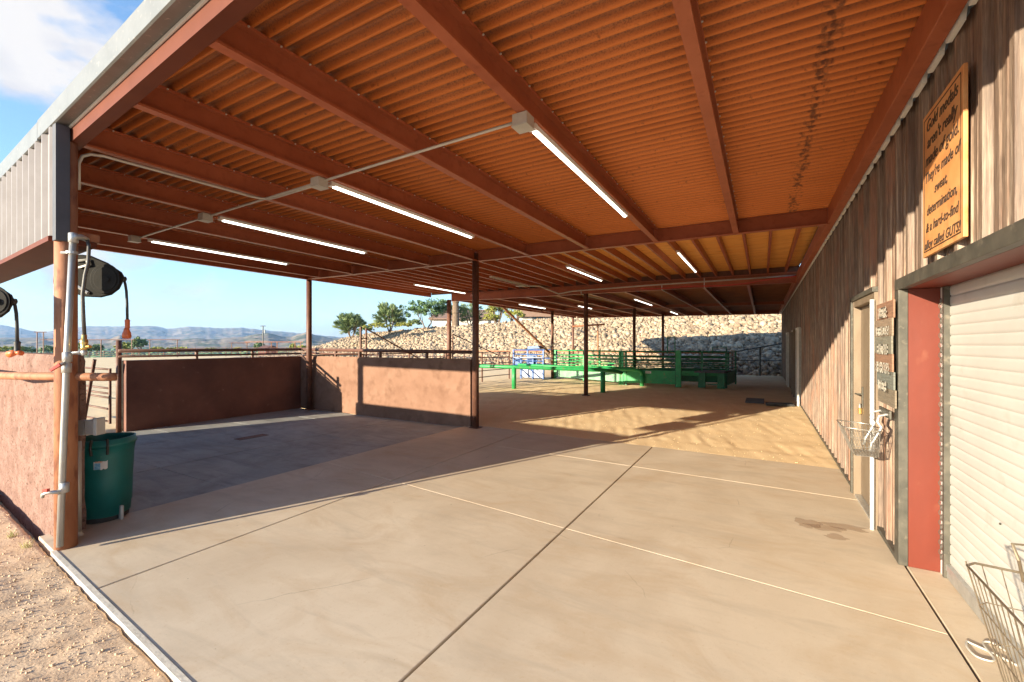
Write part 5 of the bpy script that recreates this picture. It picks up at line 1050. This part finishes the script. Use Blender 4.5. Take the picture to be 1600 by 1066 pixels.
def rocks(n, xa, xb, seed, smin, smax):
    rg = np.random.default_rng(seed); x = rg.uniform(xa, xb, n); t = rg.uniform(-0.02, 1.01, n)
    foot = np.where(x > -1.6, 27.3, FOOT); y = foot + t * (CREST - foot); z = bank_z(x, y)
    s = rg.uniform(smin, smax, n) * rg.choice([0.55, 0.8, 1.0, 1.0, 1.25, 1.6], n)
    A = rg.normal(size=(n, 3, 3)); Q, _ = np.linalg.qr(A)
    sc = rg.uniform(0.55, 1.25, (n, 1, 3)); pv = iv[None] * (1 + rg.uniform(-0.24, 0.24, (n, len(iv), 1))) * sc
    pv = np.einsum('nij,nkj->nki', Q, pv) * s[:, None, None] + np.stack([x, y, z + s * 0.25], -1)[:, None]
    f = fi[None] + (np.arange(n) * len(iv))[:, None, None]
    return pv.reshape(-1, 3), f.reshape(-1, 3)
v, f = rocks(36000, -53, 4, 5, 0.085, 0.15)
tag(npobj('riprap_rocks', v, f, M['rock'], smooth=False), 'thousands of tan and buff riprap rocks covering the bank', None, kind='stuff')

# ---------------------------------------------------------------- trees and shrubs
def tree(u, vbase, vtop, wpx, d, leaf, label, name='desert_tree', n=1500, lsz=0.05, trunk=True, multi=3, flat=0.8, seed=1, group='trees and shrubs on top of the bank', density=1.0, cat='tree', feather=False):
    rr = random.Random(seed * 31 + 5)
    base = at_depth(u, d, v=vbase); hgt = (vbase - vtop) / F * d; wid = wpx / F * d / 2
    r = thing(name, tuple(base), label, cat, group); ORG[r] = base
    tb_ = MB(); tips = []
    ctr = base + Vector((0, 0, hgt * ((0.53 if feather else 0.62) if trunk else 0.5)))
    rz = hgt * ((0.47 if feather else 0.40) if trunk else 0.5)
    for k in range(multi):
        a = 2 * math.pi * k / multi + rr.uniform(-0.4, 0.4); lean = Vector((math.cos(a), math.sin(a), 0))
        p = base + lean * wid * 0.04 + Vector((0, 0, -0.15)); pts = [p]; ln = hgt * 0.45
        for j in range(4):
            p = p + lean * wid * rr.uniform(0.05, 0.16) + Vector((rr.uniform(-1, 1) * wid * 0.05, rr.uniform(-1, 1) * wid * 0.05, ln / 4)); pts.append(p)
        tb_.tube(pts, max(0.03, hgt * 0.028), 6, r1=max(0.015, hgt * 0.014))
        for b in range(5):
            a2 = a + rr.uniform(-1.4, 1.4); el = rr.uniform(0.1, 1.2); e = ctr + Vector((math.cos(a2) * wid * math.cos(el) * rr.uniform(0.5, 0.9), math.sin(a2) * wid * math.cos(el) * rr.uniform(0.5, .9), rz * math.sin(el) * rr.uniform(0.3, 0.95)))
            s = pts[rr.randint(2, 4)]; mid = s.lerp(e, 0.5) + Vector((0, 0, 0.06 * hgt)); tb_.tube([s, mid, e], max(0.015, hgt * 0.013), 5, r1=0.006); tips += [e, mid.lerp(e, 0.5)]
    if trunk: obj('trunk', tb_, M['bark'], r)
    rg = np.random.default_rng(seed); nc = 110 if feather else 60; cc = []
    for k in range(nc):
        a = rr.uniform(0, 2 * math.pi); el = math.asin(rr.uniform((-0.85 if feather else -0.55) if trunk else -0.2, 1)); q_ = rr.uniform(0.25, 1.0) ** 0.7
        cc.append(ctr + Vector((math.cos(a) * math.cos(el) * wid * q_, math.sin(a) * math.cos(el) * wid * q_, math.sin(el) * rz * q_)))
    cc += [t for t in tips[::2]]
    nc = len(cc); cc = np.array([c[:] for c in cc]); wts = rg.uniform(0.3, 1.0, nc); wts /= wts.sum()
    ci = rg.choice(nc, int(n * density), p=wts); rad = rg.uniform(0.10, 0.26, nc)[ci] * min(wid, rz) * (1.0 if feather else 1.25)
    dv = rg.normal(size=(len(ci), 3)); dv /= np.linalg.norm(dv, axis=1)[:, None]; pos = cc[ci] + dv * (rad * rg.uniform(0.2, 1.0, len(ci)) ** 0.6)[:, None] * np.array([1.15, 1.15, flat])
    if feather:      # upward-sweeping thin sprays
        U_ = (pos - np.array(ctr - Vector((0, 0, rz * 0.6)))); U_ = U_ / np.linalg.norm(U_, axis=1)[:, None] + rg.normal(size=U_.shape) * 0.25; asp = 3.0
    else: U_ = rg.normal(size=pos.shape); asp = 1.2
    U_ /= np.linalg.norm(U_, axis=1)[:, None]; V_ = np.cross(U_, rg.normal(size=pos.shape)); V_ /= np.linalg.norm(V_, axis=1)[:, None]
    s = (lsz * 1.15 * rg.uniform(0.6, 1.4, len(ci)))[:, None]
    q4 = np.stack([pos - U_ * s * asp, pos + V_ * s * 0.5, pos + U_ * s * asp, pos - V_ * s * 0.5], 1).reshape(-1, 3); f4 = np.arange(len(q4)).reshape(-1, 4)
    o = npobj('crown', q4, f4, leaf, smooth=False, parent=r, org=tuple(base)); return r
tree(548, 527, 489, 46, 46, M['leaf_mid'], 'leftmost feathery green palo verde tree on the end of the rock bank', n=5600, lsz=0.06, seed=1, feather=True, multi=4)
tree(609, 517, 472, 52, 49, M['leaf_mid'], 'feathery palo verde above low shrubs, second tree from the left on the bank', n=4600, lsz=0.06, seed=2, feather=True)
tree(667, 513, 468, 72, 49, M['leaf_dark'], 'dense dark green mesquite tree with forked brown trunk in front of the house gable', n=5200, lsz=0.07, seed=3, multi=2)
tree(694, 512, 466, 36, 51, M['leaf_dark'], 'dark green tree with thick trunk just left of the canopy post', n=2600, lsz=0.07, seed=4, multi=1)
tree(735, 511, 472, 44, 52, M['leaf_mid'], 'pale airy tree in front of the tan house roof', n=2000, lsz=0.06, seed=5, feather=True)
tree(777, 506, 466, 34, 50, M['leaf_yellow'], 'yellow-green tree right of the middle post', n=2800, lsz=0.07, seed=6)
tree(800, 502, 462, 36, 54, M['leaf_dark'], 'dark tree behind the yellow-green shrubs', n=2500, lsz=0.08, seed=7)
tree(843, 500, 470, 40, 62, M['leaf_dark'], 'dark leafy tree in front of the white house windows', n=2500, lsz=0.08, seed=8)
tree(960, 486, 462, 70, 66, M['leaf_dark'], 'broad dark tree glimpsed under the far canopy edge', n=2500, lsz=0.1, seed=18)
tree(880, 496, 478, 40, 60, M['leaf_mid'], 'low green tree in front of the white building right part', n=1800, lsz=0.08, seed=28)
for i, (u, vb, vt, wp, leaf, lab) in enumerate([(590, 517, 504, 46, 'leaf_yellow', 'olive shrub under the second palo verde'), (632, 514, 503, 32, 'leaf_yellow', 'olive shrub just right of the second palo verde'), (575, 521, 509, 18, 'leaf_mid', 'small shrub between the first two trees on the bank'),
        (648, 513, 498, 22, 'leaf_mid', 'pale small shrub left of the mesquite tree'), (768, 507, 489, 30, 'leaf_yellow', 'yellow shrub directly right of the middle post'), (806, 503, 483, 34, 'leaf_yellow', 'bright yellow shrub beside the white house wall')]):
    tree(u, vb, vt, wp, 44 + i, M[leaf], lab, name='shrub', n=1500, lsz=0.06, trunk=False, seed=40 + i, cat='shrub', multi=1)
# palm-like bare trunk
pt = at_depth(712, 48, v=512); t = thing('palm_trunk', tuple(pt), 'thick shaggy palm trunk rising out of sight behind the canopy', 'palm', 'trees and shrubs on top of the bank'); ORG[t] = pt
obj('trunk', MB().lathe([(0.45, -0.2), (0.40, 0.6), (0.36, 1.5), (0.42, 1.6), (0.33, 2.6), (0.38, 2.7), (0.34, 5.2)], pt, 14), M['bark'], t)
fm = MB(); rr = random.Random(3)
for k in range(26):
    a = rr.uniform(0, 6.28); L_ = rr.uniform(1.5, 2.2); el = rr.uniform(-0.4, 1.2); c = pt + Vector((0, 0, 5.2)); d_ = Vector((math.cos(a) * math.cos(el), math.sin(a) * math.cos(el), math.sin(el))); s_ = Vector((-math.sin(a), math.cos(a), 0)) * 0.28
    p1 = c + d_ * L_ * 0.6; p2 = c + d_ * L_ + Vector((0, 0, -0.7)); fm.add([c, p1 - s_, p2, p1 + s_], [(0, 1, 2, 3)])
obj('fronds', fm, M['leaf_mid'], t)
# house behind the bank
hp = at_depth(720, 66, v=513); hz = hp.z
hs_ = thing('house', tuple(hp), 'long low white stucco house with brown tile roof behind the trees', 'house'); ORG[hs_] = hp
def hq(u, v, d): return at_depth(u, d, v=v)
def facade(ua, ub, vb, vt, d, dep, name, m, parent, over=0):
    a, b = hq(ua, vb, d), hq(ub, vb, d); zt = hq(ua, vt, d).z; back = Vector((-ST, CT, 0)) * dep; z0 = a.z - 1.5
    P = [Vector((p.x, p.y, z0)) for p in (a, b, b + back, a + back)]; T = [Vector((p.x, p.y, zt)) for p in P]
    return obj(name, MB().hexa(P, T), m, parent)
facade(676, 772, 513, 497.5, 66, 8, 'wall', M['house_wall'], hs_)
a, b = hq(669, 497.5, 65.4), hq(776, 497.5, 65.4); back = Vector((-ST, CT, 0)) * 9.2; r1, r2 = hq(688, 484, 70), hq(772, 484, 70)
obj('roof', MB().add([a, b, b + back, a + back, r1, r2, a - Vector((0, 0, .15)), b - Vector((0, 0, .15)), b + back - Vector((0, 0, .15)), a + back - Vector((0, 0, .15))], [(0, 1, 5, 4), (2, 3, 4, 5), (1, 2, 5), (3, 0, 4), (6, 7, 1, 0), (7, 8, 2, 1), (8, 9, 3, 2), (9, 6, 0, 3), (9, 8, 7, 6)]), M['roof_tile'], hs_)
for u in (707, 741, 764):
    p = hq(u, 503, 65.98); obj('window', MB().box(p.x - 0.18, p.x + 0.18, p.y - 0.05, p.y + 0.05, p.z - 0.18, p.z + 0.18), M['glass_dark'], hs_)
h2p = hq(836, 503, 62); h2 = thing('white_house', tuple(h2p), 'white flat-topped house with dark windows seen between trees right of the brace', 'house'); ORG[h2] = h2p
facade(812, 866, 506, 478, 62, 9, 'wall', M['house_wall'], h2); facade(866, 925, 500, 484, 62.5, 8, 'wall', M['house_wall'], h2)
facade(808, 930, 478, 474, 61.3, 10, 'roof', M['roof_tile'], h2)
wq = facade(832, 848, 502, 482, 61.9, 0.2, 'window', M['glass_dark'], h2); facade(839.5, 840.5, 502, 482, 61.85, 0.1, 'window_frame', M['white'], h2)
# glimpses of garden beyond the crest on the right
for (ua, ub, va, vb_, lab) in [(1003, 1032, 488, 478, 'low tan wall glimpsed over the bank crest')]:
    p = hq(ua, va, 55); o = thing('garden_wall', tuple(p), lab, 'wall'); ORG[o] = p; facade(ua - 60, ub + 60, va, va - 8, 55, 0.3, 'wall', M['stucco'], o)

# ---------------------------------------------------------------- far arena and valley things
def gz(p): return float(ground_z(np.array([p.x]), np.array([p.y]))[0])
def px_fence(ua, da, ub, db, zs, n, lab, ph, rad=0.03):
    a, b = at_depth(ua, da), at_depth(ub, db); a.z = gz(a); b.z = gz(b); return fence('arena_fence', a, b, zs, rad, n, ph, lab, M['brown_steel'], 0.05)
px_fence(-60, 70, 140, 66, (0.3, 0.6, 0.9, 1.2), 8, 'far arena pipe fence on the left behind the corner post', 1.3)
px_fence(140, 66, 330, 62, (0.3, 0.6, 0.9, 1.2), 8, 'far arena pipe fence beyond the pen gate', 1.3)
px_fence(330, 62, 520, 60, (0.3, 0.6, 0.9, 1.2), 8, 'far arena pipe fence left of the rock bank', 1.3)
def frame(us, d, vt, lab, ends=True, brown='brown_steel'):
    ps = [at_depth(u, d) for u in us]; z = H + (CY - vt) / F * d; r = thing('pipe_gateway', (ps[0].x, ps[0].y, 0), lab, 'frame', 'tall pipe frames around the arena'); ORG[r] = Vector((ps[0].x, ps[0].y, 0))
    e = (ps[-1] - ps[0]).normalized() * 0.35
    obj('crossbar', MB().tube([Vector((ps[0].x, ps[0].y, z)) - e, Vector((ps[-1].x, ps[-1].y, z)) + e], 0.06, 6), M[brown], r)
    for p in ps: obj('upright', MB().tube([(p.x, p.y, gz(p)), (p.x, p.y, z)], 0.06, 6), M[brown], r)
frame([58, 68], 58, 519, 'narrow tall pipe frame left of the corner post'); frame([68, 158, 206], 60, 531, 'wide pipe frame passing behind the corner post')
frame([234, 277], 58, 531, 'square pipe frame in the middle of the arena view'); frame([362, 386], 66, 536, 'low pipe frame left of the utility pole')
frame([386, 424, 433, 461, 470], 66, 534.5, 'long rusty pipe frame behind the red shed', brown='rust_post')
p0 = at_depth(411, 120); z0 = gz(p0); up = thing('utility_pole', (p0.x, p0.y, z0), 'lone dark utility pole with short crossarm against the mountains', 'pole'); ORG[up] = Vector((p0.x, p0.y, z0))
zt = H + 29.5 / F * 120
obj('pole', MB().tube([(p0.x, p0.y, z0), (p0.x, p0.y, zt)], 0.17, 8, r1=0.13), M['trim_dark'], up); rt2 = Vector((CT, ST, 0))
obj('crossarm', MB().tube([Vector((p0.x, p0.y, zt - 0.1)) - rt2 * 0.7, Vector((p0.x, p0.y, zt - 0.1)) + rt2 * 0.7], 0.1, 6), M['trim_dark'], up)
obj('transformer', MB().lathe([(0.2, 0), (0.22, 0.1), (0.22, 0.9), (0.15, 1.0)], (p0.x + 0.5, p0.y + 0.2, zt - 2.1), 10), M['galv'], up)
sp0 = at_depth(419, 74); sp0.z = gz(sp0); sh = thing('red_shed', tuple(sp0), 'small red shed roofed dark among the arena frames', 'shed'); ORG[sh] = sp0
c = sp0; obj('wall', MB().box(c.x - 1.1, c.x + 1.1, c.y - 1, c.y + 1, c.z - .2, 1.05), M['jamb_red'], sh)
obj('roof', MB().add([(c.x - 1.3, c.y - 1.2, 1.05), (c.x + 1.3, c.y - 1.2, 1.05), (c.x + 1.3, c.y + 1.2, 1.05), (c.x - 1.3, c.y + 1.2, 1.05), (c.x - 1.3, c.y, 1.5), (c.x + 1.3, c.y, 1.5)], [(0, 1, 5, 4), (2, 3, 4, 5), (1, 2, 5), (3, 0, 4), (3, 2, 1, 0)]), M['brown_steel'], sh)
for dx in (-0.7, 0.0, 0.7): obj('opening', MB().box(c.x + dx - 0.2, c.x + dx + 0.2, c.y - 1.02, c.y - 0.98, 0.3, 0.8), M['trim_dark'], sh)
tp = at_depth(148, 92); tp.z = gz(tp); tk = thing('pickup_truck', tuple(tp), 'dark pickup truck parked beyond the arena fence', 'truck'); ORG[tk] = tp
def tq(a, b, z): return tp + Vector((CT, ST, 0)) * a + Vector((-ST, CT, 0)) * b + Vector((0, 0, z))
side = [(-1.3, .45), (-1.3, .95), (-.6, 1.02), (-.45, 1.5), (.35, 1.5), (.5, 1.02), (1.3, 1.0), (1.3, .45)]
mb = MB(); n = len(side); mb.add([tq(a * 1.3, -0.8, z + 0.1) for a, z in side] + [tq(a * 1.3, 0.8, z + 0.1) for a, z in side], [tuple(range(n))[::-1], tuple(range(n, 2 * n))] + [(i, (i + 1) % n, n + (i + 1) % n, n + i) for i in range(n)])
obj('body', mb, pm('truck_paint', (0.03, 0.05, 0.09), None, 5, 0.3), tk)
for a in (-1.1, 1.1): obj('wheel', MB().tube([tq(a, -0.84, 0.4), tq(a, -0.6, 0.4)], 0.38, 14), M['rubber'], tk)
obj('window', MB().add([tq(-0.55, -0.815, 1.2), tq(0.45, -0.815, 1.2), tq(0.35, -0.815, 1.52), tq(-0.45, -0.815, 1.52)], [(0, 1, 2, 3)]), M['glass_dark'], tk)
def vtree(u, vb, vt, wp, d, leaf, lab, sd, nm='valley_tree', n=900):
    p = at_depth(u, d); tree(u, vb, vt, wp, d, M[leaf], lab, name=nm, n=n, lsz=d * 0.0020, seed=sd, group='trees beyond the arena', multi=2)
vtree(217, 553, 528, 22, 105, 'leaf_mid', 'tall rounded green tree beyond the arena left of the square frame', 61, n=1600)
vtree(196, 554, 535, 26, 110, 'leaf_yellow', 'bright green tree beside the taller rounded tree', 62, n=1400)
for i, (u, vb, vt, wp, leaf, lab) in enumerate([(10, 555, 541, 44, 'leaf_yellow', 'yellow-green tree clump at the far left edge'), (40, 555, 542, 30, 'leaf_mid', 'green bush clump second from the far left'), (130, 554, 537, 20, 'leaf_mid', 'green bush right of the corner post'), (152, 554, 538, 18, 'leaf_mid', 'green bush behind the dark truck'),
        (247, 553, 543, 20, 'leaf_yellow', 'low bush inside the square frame'), (278, 552, 543, 40, 'leaf_yellow', 'wide low bush right of the square frame'), (371, 552, 543, 12, 'leaf_yellow', 'round bush inside the low pipe frame'), (405, 551, 536, 14, 'leaf_mid', 'green tree beside the utility pole'),
        (457, 551, 538, 10, 'leaf_yellow', 'small yellow tree right of the red shed'), (472, 550, 540, 18, 'leaf_yellow', 'pale bush just left of the far post'), (330, 552, 544, 26, 'leaf_mid', 'dull bush between the frames'), (75, 555, 541, 22, 'leaf_mid', 'green bush left of the rusty post')]):
    vtree(u, vb, vt, wp, 100 + i * 4, leaf, lab, 70 + i, 'bush')
# scattered scrub on the valley floor: uncountable
rg = np.random.default_rng(9); n = 5200
uu = rg.uniform(-60, 560, n); dd = np.exp(rg.uniform(math.log(120), math.log(1500), n)); a = (uu - CX) / F * dd; x = -ST * dd + CT * a; y = CT * dd + ST * a; z = ground_z(x, y)
s = rg.uniform(0.5, 1.6, n) * (1 + dd / 500); A = rg.normal(size=(n, 3, 3)); Q, _ = np.linalg.qr(A)
pv = iv[None] * (1 + rg.uniform(-0.3, 0.3, (n, len(iv), 1))) * np.array([1.4, 1.4, 0.8]); pv = pv * s[:, None, None] + np.stack([x, y, z + s * 0.4], -1)[:, None]
tag(npobj('valley_scrub', pv.reshape(-1, 3), (fi[None] + (np.arange(n) * len(iv))[:, None, None]).reshape(-1, 3), M['leaf_dark'], smooth=False), 'scattered desert scrub covering the distant valley floor', None, kind='stuff')
# pebbles and clods on the near dirt and on the arena sand
def pebbles(name, n, f_pos, smin, smax, m, lab, seed):
    rg = np.random.default_rng(seed); x, y = f_pos(rg, n); z = ground_z(x, y); s = rg.uniform(smin, smax, len(x)) ; s = s * rg.choice([0.6, 1, 1, 1.7], len(x))
    pv = iv[None] * (1 + rg.uniform(-0.25, 0.25, (len(x), len(iv), 1))) * rg.uniform(0.6, 1.3, (len(x), 1, 3)) * s[:, None, None] + np.stack([x, y, z + s * 0.2], -1)[:, None]
    return tag(npobj(name, pv.reshape(-1, 3), (fi[None] + (np.arange(len(x)) * len(iv))[:, None, None]).reshape(-1, 3), m, smooth=False), lab, None, kind='stuff')
def fp(rg, n):
    x = rg.uniform(-9, -1.0, n); y = rg.uniform(0.1, 1.35, n); k = y < np.minimum(F_slab(x) - 0.03, F_roof(x) - 0.06); return x[k], y[k]
pebbles('dirt_pebbles', 9000, fp, 0.0015, 0.0055, M['dirt'], 'loose pebbles and clods on the dirt in the left foreground', 3)
def sp2(rg, n): x = rg.uniform(-5, 0.85, n); y = 7.3 + 8 * rg.uniform(0, 1, n) ** 1.6; return x, y
pebbles('sand_clods', 900, sp2, 0.002, 0.005, M['sand'], 'small clods on the arena sand behind the concrete', 4)
# a few dry grass tufts
for i, (u, v_) in enumerate([(42, 857), (20, 840)]):
    p = zline(u, v_, -0.03); gm = MB(); rr = random.Random(i)
    for k in range(28):
        a = rr.uniform(0, 6.28); l = rr.uniform(0.03, 0.08); b_ = p + Vector((rr.uniform(-.03, .03), rr.uniform(-.03, .03), 0)); e_ = b_ + Vector((math.cos(a) * l * 0.5, math.sin(a) * l * 0.5, l)); gm.tube([b_, e_], 0.0015, 3, r1=0.0005)
    tag(obj('grass_tuft', gm, M['leaf_yellow'], loc=tuple(p)), ['dry yellow grass tuft at the foot of the pink stucco wall', 'small grass tuft farther left along the pink stucco wall'][i], 'grass')

# ---------------------------------------------------------------- haze
HAZE = 1.1e-4
if HAZE:
    hm = bpy.data.materials.new('haze'); hm.use_nodes = True; t = hm.node_tree; t.nodes.clear(); o_ = t.nodes.new('ShaderNodeOutputMaterial'); pv_ = t.nodes.new('ShaderNodeVolumePrincipled')
    pv_.inputs['Color'].default_value = (0.42, 0.64, 1.0, 1); pv_.inputs['Density'].default_value = HAZE; pv_.inputs['Anisotropy'].default_value = 0.2; t.links.new(pv_.outputs[0], o_.inputs['Volume'])
    zmin = -60; tag(obj('haze', MB().box(-9500, 9500, -9500, 9500, -80, 420), hm), kind='stuff')
